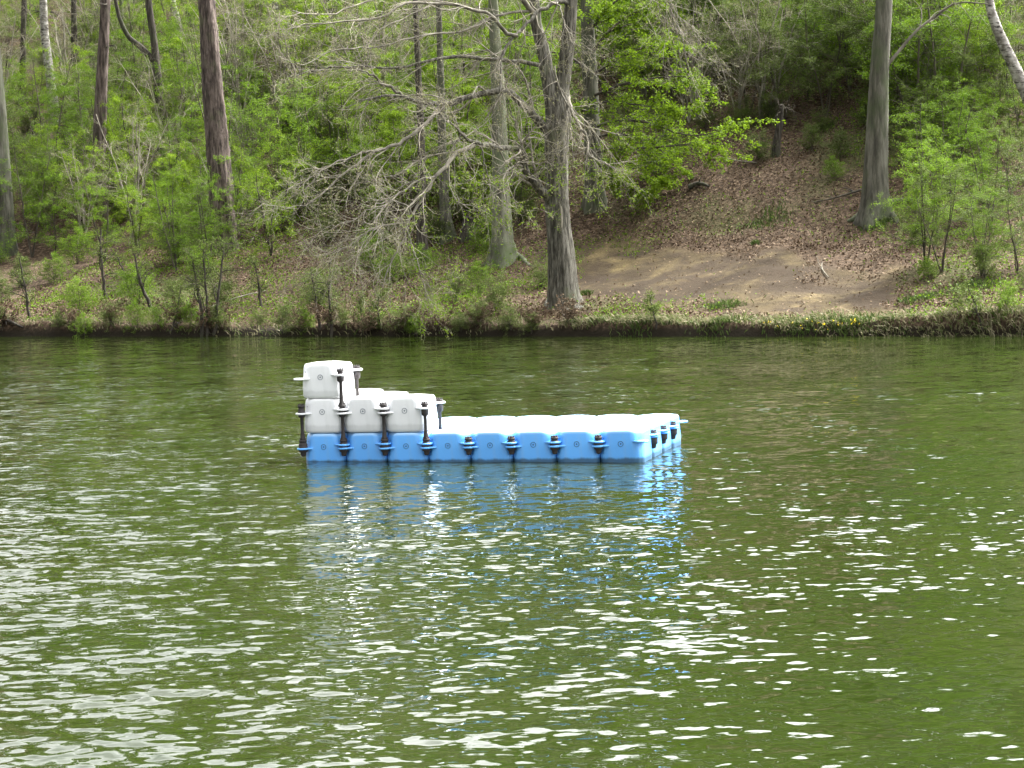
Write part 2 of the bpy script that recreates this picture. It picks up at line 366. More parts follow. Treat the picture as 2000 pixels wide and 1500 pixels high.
def crspline(pts, m=6):
    p = np.array(pts, float); p = np.concatenate([[2 * p[0] - p[1]], p, [2 * p[-1] - p[-2]]]); o = []
    for i in range(1, len(p) - 2):
        for s in np.arange(m) / m:
            a, b, c, d = p[i - 1:i + 3]
            o.append(.5 * ((2 * b) + (c - a) * s + (2 * a - 5 * b + 4 * c - d) * s * s + (3 * b - a - 3 * c + d) * s ** 3))
    o.append(p[-2]); return np.array(o)
def resample(path, rad, n):
    d = np.concatenate([[0], np.cumsum(np.linalg.norm(np.diff(path, axis=0), axis=1))]); u = np.linspace(0, d[-1], n)
    return np.stack([np.interp(u, d, path[:, k]) for k in range(3)], 1), np.interp(u, d, rad)
def trunk_mesh(path, rad, r, sides=24, ridge=.035, flare=.5, lobes=5, flare_h=.45, kn=14, step=.09):
    Ltot = np.linalg.norm(np.diff(path, axis=0), axis=1).sum(); n = int(max(12, min(220, Ltot / step)))
    P, Rr = resample(path, rad, n); T = norm(np.gradient(P, axis=0)); U = norm(np.cross(T, np.array([[0., 1., .02]]))); Wv = np.cross(T, U)
    a = np.arange(sides) / sides * 2 * pi; ph = r.uniform(0, 6.28, 4)
    h = (P[:, 2] - P[0, 2])[:, None]
    g = 1 + ridge * (np.sin(kn * a[None] + 2.2 * np.sin(h * 1.7 + ph[0]) + ph[1]) * .5 + np.sin(5 * a[None] + h * 1.3 + ph[2]) * .7 + r.normal(0, .45, (n, sides)))
    g = g + .05 * np.sin(2 * a[None] + h * .9 + ph[3])
    hh = np.clip(h - .3, 0, None); g = g + flare * np.exp(-hh / flare_h) * (.35 + .65 * (.5 + .5 * np.cos(lobes * a[None] + ph[0] + .6 * np.sin(a[None] * 2))) ** 1.5)
    V = P[:, None] + (Rr[:, None] * g)[..., None] * (np.cos(a)[None, :, None] * U[:, None] + np.sin(a)[None, :, None] * Wv[:, None])
    b = (np.arange(n - 1)[:, None]) * sides; j = np.arange(sides)[None]; j2 = (j + 1) % sides
    F = np.stack([b + j, b + j2, b + sides + j2, b + sides + j], -1).reshape(-1, 4)
    return V.reshape(-1, 3), F
def local(V, o): return V - np.asarray(o)[None]

# ------------------------------------------------------------ the raft (cube module 0.5 x 0.5 x 0.4 m)
RX, RY, RYAW, RLIST, RZ = -2.4161, 23.3902, .2993, .0110, .1588
raft = empty('swimming_raft')
raft.matrix_world = Matrix.Translation((RX, RY, RZ)) @ Matrix.Rotation(-RYAW, 4, 'Z') @ Matrix.Rotation(-RLIST, 4, 'Y')
tag(raft, 'floating platform of blue plastic cubes with white cubes stepped at its left end', 'raft')
def plastic(name, c, top, topamt, SCUM=.75):
    m, t, out = mat_new(name)
    n = noise(t, 5, 5, .6); n2 = noise(t, 40, 3, .6)
    g = N('ShaderNodeNewGeometry', t); sx = N('ShaderNodeSeparateXYZ', t)
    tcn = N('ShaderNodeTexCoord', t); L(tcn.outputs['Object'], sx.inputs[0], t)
    # glare on the tread painted into the colour, paler towards each cube's top
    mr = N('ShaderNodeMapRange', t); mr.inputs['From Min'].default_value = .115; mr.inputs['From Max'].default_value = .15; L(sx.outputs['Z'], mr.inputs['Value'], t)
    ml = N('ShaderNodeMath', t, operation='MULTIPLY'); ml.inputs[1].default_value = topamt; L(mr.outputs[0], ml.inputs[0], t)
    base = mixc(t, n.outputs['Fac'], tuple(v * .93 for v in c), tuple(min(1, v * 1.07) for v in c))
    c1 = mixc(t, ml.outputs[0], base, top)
    sp = ramp(t, n2.outputs['Fac'], [(.70, (0, 0, 0)), (.76, (1, 1, 1))])
    mm = N('ShaderNodeMath', t, operation='MULTIPLY'); mm.inputs[1].default_value = .35; L(sp.outputs[0], mm.inputs[0], t)
    c2 = mixc(t, mm.outputs[0], c1, (.30, .27, .2))
    # waterline scum and rain streaks
    n4 = noise(t, 9, 5, .7, stretch=(1, 1, .12)); oi = N('ShaderNodeObjectInfo', t)
    st4 = ramp(t, n4.outputs['Fac'], [(.5, (0, 0, 0)), (.75, (1, 1, 1))]); m4 = N('ShaderNodeMath', t, operation='MULTIPLY'); m4.inputs[1].default_value = .22; L(st4.outputs[0], m4.inputs[0], t)
    c2 = mixc(t, m4.outputs[0], c2, (.33, .36, .33))
    zz = N('ShaderNodeMath', t, operation='MULTIPLY_ADD'); L(n4.outputs['Fac'], zz.inputs[0], t); zz.inputs[1].default_value = -.05; L(sx.outputs['Z'], zz.inputs[2], t)
    sc4 = N('ShaderNodeMapRange', t); sc4.inputs['From Min'].default_value = -.165; sc4.inputs['From Max'].default_value = -.19; sc4.inputs['To Max'].default_value = SCUM; L(zz.outputs[0], sc4.inputs['Value'], t)
    c2 = mixc(t, sc4.outputs[0], c2, (.035, .045, .022))
    hv = N('ShaderNodeMapRange', t); hv.inputs['To Min'].default_value = .88; hv.inputs['To Max'].default_value = 1.0; L(oi.outputs['Random'], hv.inputs['Value'], t)
    c2 = mixc(t, 1.0, c2, hv.outputs[0], 'MULTIPLY')
    p = N('ShaderNodeBsdfPrincipled', t); p.inputs['Roughness'].default_value = .38; p.inputs['Specular IOR Level'].default_value = .5
    L(c2, p.inputs['Base Color'], t)
    b = N('ShaderNodeBump', t); b.inputs['Strength'].default_value = .15; b.inputs['Distance'].default_value = .004; L(n2.outputs['Fac'], b.inputs['Height'], t); L(b.outputs[0], p.inputs['Normal'], t)
    L(p.outputs[0], out.inputs[0], t); return m
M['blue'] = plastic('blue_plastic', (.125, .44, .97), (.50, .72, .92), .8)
M['white'] = plastic('white_plastic', (.83, .84, .85), (.86, .86, .85), 1., .15)
M['pin'] = plain_mat('pin_rubber', (.045, .040, .038), .75, .2, .3, 20)
M['ring'] = plain_mat('ring_dark', (.03, .05, .09), .7)  # one dark tone for the plug rings and vent holes
def cube_body():
    # octagonal plan with deep corner cuts, pillow top and rounded shoulders
    hw = .243; prof = [(-.237, .93, .060), (-.229, .965, .054), (-.205, .99, .048), (-.12, .998, .050), (-.04, 1.0, .064), (.0, 1.003, .078), (.02, 1.0, .084), (.07, .997, .088), (.100, .994, .092), (.122, .990, .100), (.136, .986, .112), (.143, .976, .118), (.149, .958, .121), (.152, .93, .123)]
    ring = []
    def plan(sc, cut, nseg=6):
        w = hw * sc; pts = []
        cs = [(w, -w + cut), (w, w - cut), (w - cut, w), (-w + cut, w), (-w, w - cut), (-w, -w + cut), (-w + cut, -w), (w - cut, -w)]
        o = []
        for i in range(8):
            a = np.array(cs[i]); b = np.array(cs[(i + 1) % 8]); m = nseg if i % 2 == 0 else 3
            for k in range(m):
                u = k / m
                # round the vertical edges a little
                o.append(a * (1 - u) + b * u)
        return np.array(o)
    rings = []
    for z, sc, cut in prof:
        p = plan(sc, cut); rings.append(np.column_stack([p, np.full(len(p), z)]))
    # crowned tread
    for sc, z in ((.86, .156), (.7, .161), (.5, .165), (.25, .167)):
        p = plan(.92, .13) * sc; rings.append(np.column_stack([p, np.full(len(p), z)]))
    n = len(rings[0]); V = np.concatenate(rings + [np.array([[0, 0, .1675]])]); F = []
    for i in range(len(rings) - 1):
        for j in range(n): F.append([i * n + j, i * n + (j + 1) % n, (i + 1) * n + (j + 1) % n, (i + 1) * n + j])
    me = bpy.data.meshes.new('float_cube')
    top = (len(rings) - 1) * n
    faces = F + [[top + j, top + (j + 1) % n, len(V) - 1] for j in range(n)] + [list(range(n))[::-1]]
    me.from_pydata(V.tolist(), [], faces); me.update()
    for p in me.polygons: p.use_smooth = True
    return me
cb = {}
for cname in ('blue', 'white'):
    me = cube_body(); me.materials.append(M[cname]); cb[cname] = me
def disc(rad, z0, z1, nn=20, cx=0, cy=0, bev=.2):
    pr = [(0, z0), (rad * (1 - bev * .3), z0), (rad, z0 + (z1 - z0) * .25), (rad, z1 - (z1 - z0) * .25), (rad * (1 - bev * .3), z1), (0, z1)]
    a = np.arange(nn) / nn * 2 * pi; V = []; F = []
    for r_, z in pr: V += [(cx + r_ * cos(q), cy + r_ * sin(q), z) for q in a]
    for i in range(len(pr) - 1):
        for j in range(nn): F.append((i * nn + j, i * nn + (j + 1) % nn, (i + 1) * nn + (j + 1) % nn, (i + 1) * nn + j))
    return np.array(V), np.array(F)
def lug_mesh(zc, sx, sy, mat):
    # a tongue running from the cube's cut corner out to the pin
    V, F = disc(.072, zc - .010, zc + .010, 20, sx * .25, sy * .25)
    d = norm(np.array([sx, sy, 0.])); pr = np.array([-d[1], d[0], 0]); c = np.array([sx * .25, sy * .25, zc])
    b = []
    for zz in (-.009, .009):
        for u, w in ((-.13, .085), (0, .069), (0, -.069), (-.13, -.085)): b.append(c + d * u + pr * w + np.array([0, 0, zz]))
    B = np.array(b); BF = np.array([[3, 2, 1, 0], [4, 5, 6, 7], [0, 1, 5, 4], [1, 2, 6, 5], [2, 3, 7, 6], [3, 0, 4, 7]])
    V, F = join([(V, F), (B, BF)]); return mesh('lug', V, F, mat)
LZ = {(1, -1): .030, (-1, -1): -.014, (-1, 1): .008, (1, 1): .052}
lugs = {(cname, k): lug_mesh(z, k[0], k[1], M[cname]) for cname in ('blue', 'white') for k, z in LZ.items()}
def plug_mesh():
    def ringm(r0, r1, dep, nn=20):
        a = np.arange(nn) / nn * 2 * pi; V = []; F = []
        for r_, y in ((r0, 0), (r0, -dep), (r1, -dep), (r1, 0)): V += [(r_ * cos(q), y, r_ * sin(q)) for q in a]
        for i in range(3):
            for j in range(nn): F.append((i * nn + j, i * nn + (j + 1) % nn, (i + 1) * nn + (j + 1) % nn, (i + 1) * nn + j))
        return np.array(V), np.array(F)
    return mesh('plug', *join([ringm(.031, .0265, .004), ringm(.008, .0005, .004)]), M['ring'])
plug = plug_mesh()
def rivet_mesh():
    V, F = disc(.006, 0, .003, 8); V = V[:, [0, 2, 1]]; V[:, 1] *= -1; return mesh('vent_hole', V, F, M['ring'])
riv = rivet_mesh()
def lean(i, z):
    # the loaded end sits a little lower, so the stacked cubes sway outward slightly
    return 0
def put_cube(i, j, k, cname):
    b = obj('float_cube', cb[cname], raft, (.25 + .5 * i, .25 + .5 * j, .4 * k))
    jr = random.Random(i * 31 + j * 7 + k)
    b.rotation_euler = (jr.uniform(-.008, .008), jr.uniform(-.008, .008), jr.uniform(-.01, .01))
    if k == 0 and not (i, j) in COVER or k > 0: b['label'] = ('white' if cname == 'white' else 'blue') + ' cube float with crowned tread and cut corners'
    for key in LZ: obj('lug', lugs[(cname, key)], b)
    p_ = obj('plug', plug, b, (0, -.2425, .004))
    for sx in (-1, 1): obj('vent_hole', riv, b, (sx * .198, -.198, .062)).rotation_euler.z = -sx * -.78
    return b
TOP1 = [(0, 0), (1, 0), (2, 0), (0, 1), (1, 1), (0, 2)]; COVER = set(TOP1)
for i in range(8):
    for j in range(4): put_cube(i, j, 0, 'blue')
for (i, j) in TOP1: put_cube(i, j, 1, 'white')
put_cube(0, 0, 2, 'white')
def lathe(pr, nn=14):
    a = np.arange(nn) / nn * 2 * pi; V = []; F = []
    for r_, z in pr: V += [(r_ * cos(q), r_ * sin(q), z) for q in a]
    for i in range(len(pr) - 1):
        for j in range(nn): F.append((i * nn + j, i * nn + (j + 1) % nn, (i + 1) * nn + (j + 1) % nn, (i + 1) * nn + j))
    return np.array(V), np.array(F)
def notched_head(z):
    prts = [lathe([(.0, z), (.040, z), (.044, z + .006), (.044, z + .02), (.036, z + .026), (0, z + .022)])]
    for q in range(4):
        a = q * pi / 2 + .4; V, F = disc(.012, z + .02, z + .042, 8, .026 * cos(a), .026 * sin(a)); prts.append((V, F))
    return join(prts)
short_pin = mesh('connector_pin', *join([notched_head(.062), lathe([(0, -.105), (.024, -.10), (.030, -.085), (.034, -.06), (.05, -.045), (.052, -.028), (.052, .014), (.048, .02), (.05, .034), (.05, .04), (.03, .064), (0, .066)])]), M['pin'], None, False)
long_pin = mesh('long_connector_pin', *join([notched_head(.062), lathe([(0, -.322), (.029, -.321), (.028, -.29), (.022, -.24), (.019, -.2), (.0185, -.06), (.040, -.045), (.043, .0), (.03, .064), (0, .066)], 16)]), M['pin'], None, False)
for i in range(0, 9):
    for j in range(0, 5):
        if (i, j) in ((8, 0), (8, 4), (0, 4)): continue                      # bare lugs at these corners
        obj('connector_pin', short_pin, raft, (.5 * i, .5 * j, 0))
for (i, j) in [(0, 0), (1, 0), (2, 0), (3, 0), (3, 1), (2, 1), (1, 1), (2, 2), (1, 2), (1, 3), (0, 3), (0, 2), (0, 1)]:
    obj('long_connector_pin', long_pin, raft, (.5 * i, .5 * j, .4))
for (i, j) in [(1, 0), (1, 1), (0, 1)]:
    obj('long_connector_pin', long_pin, raft, (.5 * i, .5 * j, .8))

# ------------------------------------------------------------ trees
def thing(name, base, label, cat, group=None):
    return tag(empty(name, base), label, cat, group)
def px_path(pts, Y):
    """pts: (px, py[, dy metres towards camera]) on the plane at depth Y"""
    a = np.array([(p[0], p[1]) for p in pts], float); d = np.array([p[2] if len(p) > 2 else 0. for p in pts], float)
    return at(a[:, 0], a[:, 1], Y - d)
def child(parent, name, VF, mat, base, attr=None, smooth=True):
    V, F = VF; return obj(name, mesh(name, V - base, F, mat, attr, smooth), parent)

crowns = []
def make_crown(seed, R=3.6, Ht=9., nb=24, size=.13, mat='beech_leaf', nl=15, ntw=10, flat=.75):
    """limbs, twigs and leaves of a tall tree's crown, trunk axis along Z from 0"""
    r = np.random.default_rng(seed); z = np.linspace(0, Ht, 8); P = np.stack([.15 * np.sin(z + seed), .15 * np.cos(z * .8), z], 1)[None]; Rd = np.linspace(.13, .03, 8)[None]
    B, BR = spawn(P, Rd, nb, r, (.02, .98), (50, 85), (R * .8, R * 1.25), 7, .35, -.05, .22, .5, rel=False)
    T, TR = spawn(B, BR, ntw, r, (.2, 1), (30, 65), (.25, .5), 5, flat, .02, .3, .5)
    lp = along(T, nl, r, .1, .10); V, F, v = leaves(lp, size, r, .55)
    wood = join([tubes(P, Rd, 7), tubes(B, BR, 5), tubes(T, TR, 3)])
    return mesh('crown_foliage', V, F, M[mat], {'v': v}), mesh('crown_limbs', *wood, M['grey_bark'], None, True)
for sd_, mt_ in ((21, 'beech_leaf'), (22, 'dull_leaf'), (23, 'beech_leaf')): crowns.append(make_crown(sd_, mat=mt_))

def forest_tree(name, pts, widths, mat, label, ridge=.04, flare=.45, lobes=5, total=15., crown=0, crown_scale=1., group=None, sides=22, base=None, stub=False, extra=None, baseY=None, kn=13):
    """pts from the base upwards in pixels, widths in pixels; the trunk goes on above the frame"""
    g = ground(pts[0][0], pts[0][1])[0] if baseY is None else at(pts[0][0], pts[0][1], baseY)
    Y = g[1]; P = px_path(pts, Y); mpp = Y / FPX
    rad = np.array(widths, float) * mpp / 2
    P = np.concatenate([[P[0] + np.array([0, 0, -.5])], P]); rad = np.concatenate([[rad[0]], rad])
    if not stub:
        d = norm((P[-1] - P[-2])[None])[0]; d = norm((d + np.array([0, 0, .6]))[None])[0]
        left = max(1.5, total - (P[-1][2] - P[0][2])); P = np.concatenate([P, [P[-1] + d * left * .5, P[-1] + d * left]]); rad = np.concatenate([rad, [rad[-1] * .8, rad[-1] * .55]])
    sp = crspline(P, 5); rr = np.interp(np.linspace(0, 1, len(sp)), np.linspace(0, 1, len(rad)), rad)
    r = np.random.default_rng(int(pts[0][0] * 7 + pts[0][1]) % 9999)
    o = thing(name, g, label, 'tree', group)
    V, F = trunk_mesh(sp, rr, r, sides, ridge, flare, lobes, kn=kn)
    if stub:   # close the broken top
        n = sides; c = V[-n:].mean(0) + np.array([0, 0, rr[-1] * .7]); V = np.concatenate([V, c[None]]); k = len(V) - 1
        F = np.concatenate([F, np.array([[k - n + j, k - n + (j + 1) % n, k, k] for j in range(n)])[:, [0, 1, 2, 2]]]) if False else F
        capV = np.concatenate([V[-n - 1:-1], np.repeat(c[None], n, 0)]); capF = np.array([[j, (j + 1) % n, n + (j + 1) % n, n + j] for j in range(n)])
        V, F = join([(V, F), (capV, capF)])
    child(o, 'trunk', (V, F), M[mat], g)
    if extra: extra(o, g, Y, sp, rr, r)
    if not stub and crown is not None:
        fm, wm = crowns[crown % 3]; tip = sp[-1] - g - np.array([0, 0, 2.5])
        for nm, me_ in (('crown', fm), ('limbs', wm)):
            c = obj(nm, me_, o, tip); c.rotation_euler.z = r.uniform(0, 6.28); c.scale = (crown_scale,) * 3
    return o
def dead_limbs(ks, ln, z0, mat='dark_twig', up=.1, sub=5):
    def f(o, g, Y, sp, rr, r):
        sel = sp[:, 2] > g[2] + z0
        if sel.sum() < 3: return
        P = sp[sel]; P, Rr = resample(P, rr[sel], 8)
        B, BR = spawn(P[None], Rr[None], ks, r, (0, .9), (55, 90), (ln * .6, ln), 7, 0, .03, .35, .18, rel=False)
        T, TR = spawn(B, BR, sub, r, (.2, 1), (25, 60), (.3, .55), 5, 0, .0, .35, .6, rmin=.004)
        T2, TR2 = spawn(T, TR, 4, r, (.2, 1), (25, 60), (.3, .6), 4, 0, .0, .35, .6, rmin=.003)
        child(o, 'branches', join([tubes(B, BR, 5), tubes(T, TR, 3), tubes(T2, TR2, 3)]), M[mat], g)
    return f
def roots(spec, mat):
    """surface roots: pixel polylines on the ground"""
    def f(o, g, Y, sp, rr, r):
        for pts, w in spec:
            q = np.array(pts, float); G = ground(q[:, 0], q[:, 1]); G = crspline(G, 5); G[:, 2] = H(G[:, 0], G[:, 1], False) + np.linspace(w * .6, -.02, len(G))
            V, F = tubes(G[None], np.linspace(w, w * .35, len(G))[None], 7); child(o, 'root', (V, F), M[mat], g)
    return f
def both(*fs):
    def f(*a):
        for q in fs: q(*a)
    return f

# reddish pine on the left
forest_tree('pine_tree', [(438, 492), (433, 400), (426, 300), (414, 150), (403, 0)], [60, 50, 43, 38, 33], 'pine_bark', 'tall pine with thick reddish scaly trunk leaning left, standing left of the bare oak', .06, .25, 5, 17, 1, extra=dead_limbs(5, 1.6, 2.2), kn=17, sides=34)
forest_tree('forest_tree', [(12, 490), (6, 380), (-2, 250), (-14, 100)], [44, 36, 32, 30], 'grey_bark', 'grey brown trunk cut by the left edge of the picture', .03, .3, 4, 14, 0)
forest_tree('forest_tree', [(196, 420), (193, 330), (197, 200), (206, 0)], [30, 26, 23, 20], 'pine_bark', 'slim reddish pine trunk between the left birch and the thick pine', .04, .2, 5, 15, 1, extra=dead_limbs(6, 1.5, 2.), sides=18)
forest_tree('birch_tree', [(108, 240), (98, 150), (88, 70), (84, 0)], [22, 19, 16, 14], 'birch_bark', 'white birch trunk at the far left, partly hidden by branches', .02, .3, 4, 15, 2)
forest_tree('birch_tree', [(356, 118), (350, 60), (342, 20), (336, -10)], [14, 12, 11, 10], 'birch_bark', 'thin white birch up the slope just left of the thick pine', .02, .2, 4, 13, 0)
forest_tree('birch_tree', [(547, 112), (541, 60), (536, 0)], [14, 12, 11], 'birch_bark', 'thin pale birch up the slope right of the thick pine', .02, .2, 4, 13, 2)
forest_tree('young_tree', [(246, 140), (240, 60), (236, 0)], [10, 9, 8], 'grey_bark', 'thin pale grey stem beside the slim reddish pine', .02, .2, 4, 11, 0, sides=12)
forest_tree('broken_stump', [(252, 222), (249, 196)], [9, 6], 'birch_bark', 'short pale broken stump on the slope left of the thick pine', .03, .2, 4, stub=True, sides=10)
def leaning_limb(o, g, Y, sp, rr, r):
    P = crspline(px_path([(300, 118), (275, 92), (250, 70), (232, 30), (222, -20)], Y), 5)[None]; Rr = np.linspace(.13, .06, P.shape[1])[None]
    child(o, 'limb', tubes(P, Rr, 8), M['dark_bark'], g)
forest_tree('forest_tree', [(309, 300), (312, 230), (304, 110), (290, 0)], [20, 19, 15, 13], 'dark_bark', 'dark crooked trunk forking to the left, standing left of the thick pine', .04, .2, 4, 13, 2, extra=leaning_limb)
forest_tree('broken_tree', [(800, 160), (790, 110), (785, 42)], [20, 17, 16], 'dark_bark', 'dark broken off trunk standing behind the oak branches at the top', .06, .3, 4, stub=True)
forest_tree('forest_tree', [(826, 507), (823, 440), (824, 360), (822, 250), (815, 100)], [24, 19, 16, 13, 11], 'dark_bark', 'slim dark trunk behind the drooping oak branches', .05, .35, 4, 12, 0, extra=dead_limbs(7, 1.6, 2.5))
forest_tree('forest_tree', [(874, 466), (870, 420), (866, 360), (862, 200)], [34, 22, 18, 14], 'grey_bark', 'grey trunk between the slim dark trunk and the mossy tree', .05, .5, 4, 11, 1)
forest_tree('tree_stump', [(912, 466), (915, 425)], [26, 18], 'dark_bark', 'short dark stump left of the mossy tree', .08, .4, 5, stub=True)
forest_tree('mossy_tree', [(983, 512), (981, 460), (979, 380), (977, 300), (973, 190), (966, 60)], [48, 40, 37, 32, 26, 20], 'mossy_bark', 'pale mossy tree with spreading roots just left of the oak', .05, .75, 4, 14, 0, extra=both(roots([([(1000, 497), (1018, 506), (1030, 516), (1044, 522)], .11), ([(968, 506), (950, 516), (938, 520)], .10)], 'mossy_bark'), dead_limbs(5, 2., 3.5, 'twig')), sides=28)
forest_tree('forest_tree', [(1393, 120), (1404, 80), (1412, 0)], [18, 15, 12], 'dark_bark', 'dark trunk high on the slope above the clearing', .05, .3, 4, 12, 1)
forest_tree('forest_tree', [(1515, 303), (1518, 270), (1524, 235), (1527, 205)], [17, 14, 12, 8], 'dark_bark', 'slim dark broken trunk on the slope between the oak and the right hand tree', .05, .5, 4, stub=True, extra=dead_limbs(6, 1.2, 1.2))
forest_tree('forest_tree', [(1546, 70), (1550, 20), (1552, -20)], [14, 12, 11], 'dark_bark', 'thin dark trunk at the top edge left of the right hand tree', .05, .3, 4, 11, 0)
def right_branches(o, g, Y, sp, rr, r):
    B = [crspline(px_path(p, Y), 5) for p in ([(1735, 125), (1790, 60), (1830, 30), (1870, 5, .4), (1930, 8, .6)],)]
    B = np.stack([resample(b, np.ones(len(b)), 12)[0] for b in B]); BR = np.linspace(.055, .016, 12)[None].repeat(len(B), 0)
    T, TR = spawn(B, BR, 12, r, (.15, 1), (30, 60), (.2, .5), 6, 0, .03, .3, .5, rmin=.004); T2, TR2 = spawn(T, TR, 6, r, (.2, 1), (25, 55), (.3, .6), 4, 0, .05, .3, .6, rmin=.003)
    for q in range(len(B)): child(o, 'bough', tubes(B[q:q + 1], BR[q:q + 1], 6), M['twig'], g)
    child(o, 'twigs', join([tubes(T, TR, 3), tubes(T2, TR2, 3)]), M['twig'], g)['kind'] = 'stuff'
forest_tree('beech_tree', [(1712, 424), (1710, 360), (1712, 280), (1719, 120), (1727, 0)], [52, 46, 42, 37, 33], 'grey_bark', 'large smooth grey tree with flared roots at the right end of the clearing', .03, .95, 5, 17, 0, extra=both(roots([([(1690, 418), (1672, 428), (1655, 432)], .14), ([(1735, 420), (1748, 430), (1752, 436)], .14), ([(1740, 400), (1770, 392), (1795, 400)], .09)], 'grey_bark'), right_branches), sides=30)
forest_tree('birch_tree', [(2062, 330), (2022, 225), (1990, 150), (1962, 90), (1942, 40), (1930, -10)], [26, 25, 23, 22, 20, 18], 'birch_bark', 'birch leaning left at the top right corner with peeling brown and white bark', .03, .2, 4, 12, 2)
for k, (a, b, w, lb) in enumerate([(1262, 90, 12, 'thin dark trunk at the top behind the fresh green beech branches'), (1655, 95, 14, 'thin dark trunk at the top edge just left of the right hand tree'), (1815, 140, 12, 'thin dark trunk at the top between the right hand tree and the leaning birch'), (1868, 205, 10, 'thin dark stem right of the right hand tree, below the leaning birch'), (640, 120, 12, 'slim dark trunk at the top behind the tangle of bare oak twigs'), (720, 95, 10, 'thin trunk at the top between the pale birch and the broken trunk'), (478, 75, 11, 'thin trunk at the top just right of the thick pine'), (150, 170, 13, 'slim dark trunk between the left birch and the slim reddish pine'), (40, 200, 12, 'slim dark trunk left of the left birch')]):
    forest_tree('forest_tree', [(a, b), (a + (-1) ** k * 4, b - 60), (a + (-1) ** k * 7, -30)], [w * 1.2, w, w * .8], 'dark_bark', lb, .03, .2, 4, 12, k, sides=12)

# ---- the beech behind the oak, with fresh green layered branches reaching right over the clearing
def beech_layers(o, g, Y, sp, rr, r):
    lines = [
        [(1156, 250), (1210, 235, .8), (1270, 240, 1.6), (1330, 262, 2.3), (1385, 262, 2.8), (1436, 244, 3.2)],
        [(1156, 300), (1200, 290, .8), (1250, 290, 1.5), (1310, 285, 2.2), (1372, 280, 2.7), (1410, 292, 3)],
        [(1158, 330), (1190, 320, .7), (1225, 322, 1.4), (1262, 348, 2), (1290, 352, 2.2)],
        [(1158, 352), (1185, 345, .6), (1215, 358, 1.2), (1245, 376, 1.6), (1268, 380, 1.7)],
        [(1152, 150), (1200, 120, .7), (1260, 92, 1.4), (1320, 88, 2), (1370, 98, 2.4)],
        [(1152, 190), (1215, 165, .9), (1280, 152, 1.7), (1340, 150, 2.4), (1380, 165, 2.6)],
        [(1150, 110), (1190, 60, .7), (1240, 25, 1.2), (1300, 10, 1.8)],
        [(1150, 200), (1190, 200, 1.), (1250, 205, 1.9), (1300, 212, 2.4), (1345, 215, 2.8)],
        [(1152, 220), (1130, 215, 1.), (1100, 235, -1.6), (1050, 225, -2.)],
        [(1150, 140), (1110, 110, -.8), (1040, 95, -1.5), (960, 80, -2.)],
        [(1156, 290), (1120, 280, -.8), (1060, 300, -1.4), (1000, 300, -1.8)],
        [(1152, 60), (1200, 5, .6), (1260, -30, 1.2)],
        [(1156, 270), (1195, 262, .2), (1240, 268, .2), (1300, 300, .5), (1330, 335, .8)]]
    B = np.stack([resample(crspline(px_path(p, Y), 5), np.ones(len(p) * 5 - 4), 14)[0] for p in lines]); BR = np.linspace(.05, .008, 14)[None].repeat(len(B), 0)
    T, TR = spawn(B, BR, 26, r, (.12, 1), (35, 65), (.22, .46), 6, .85, .03, .2, .5, rmin=.003)
    T2, TR2 = spawn(T, TR, 5, r, (.2, 1), (30, 55), (.3, .6), 4, .8, .04, .2, .6, rmin=.002)
    for q in range(len(B)): child(o, 'bough', tubes(B[q:q + 1], BR[q:q + 1], 6), M['dark_twig'], g)
    child(o, 'twigs', join([tubes(T, TR, 3), tubes(T2, TR2, 3)]), M['dark_twig'], g)['kind'] = 'stuff'
    lp = np.concatenate([along(T, 30, r, .1, .05), along(T2, 15, r, .1, .04)]); V, F, v = leaves(lp, .082, r, .6, droop=.2)
    child(o, 'foliage', (V, F), M['lime_leaf'], g, {'v': v}, False)
forest_tree('beech_tree', [(1163, 399), (1159, 340), (1156, 250), (1152, 150), (1146, 0)], [44, 35, 31, 28, 24], 'grey_bark', 'beech right behind the oak with layered bright green branches reaching over the clearing', .02, .5, 5, 15, 2, extra=beech_layers, sides=24)

# ---- the wood that goes on up the hill, above the edge of the picture
rw = np.random.default_rng(77); cen = []
for k in range(260):
    ss, tt_ = rw.uniform(42, 92), rw.uniform(-45, 90); x_, y_ = xy(ss, tt_); z_ = float(H(x_, y_)); cen.append((x_, y_, z_ + rw.uniform(5, 12)))
cen = np.array(cen); q = np.repeat(cen, 800, 0); dd = rw.normal(size=q.shape); dd = norm(dd) * rw.uniform(.3, 1, (len(q), 1)) ** .6 * np.array([3.6, 3.6, 5.0]); V, F, v = leaves(q + dd, .55, rw, .5)
stems = np.stack([cen - np.array([0, 0, 13]), cen + np.array([0, 0, 2.])], 1); stems = np.stack([stems[:, 0] * (1 - u) + stems[:, 1] * u for u in np.linspace(0, 1, 4)], 1)
wd = obj('distant_wood', mesh('distant_wood', V, F, M['wood_leaf'], {'v': v})); tag(wd, kind='stuff')
ws_ = obj('distant_trunks', mesh('distant_trunks', *tubes(stems, np.linspace(.2, .08, 4)[None].repeat(len(stems), 0), 7), M['grey_bark'], None, True)); tag(ws_, kind='stuff')

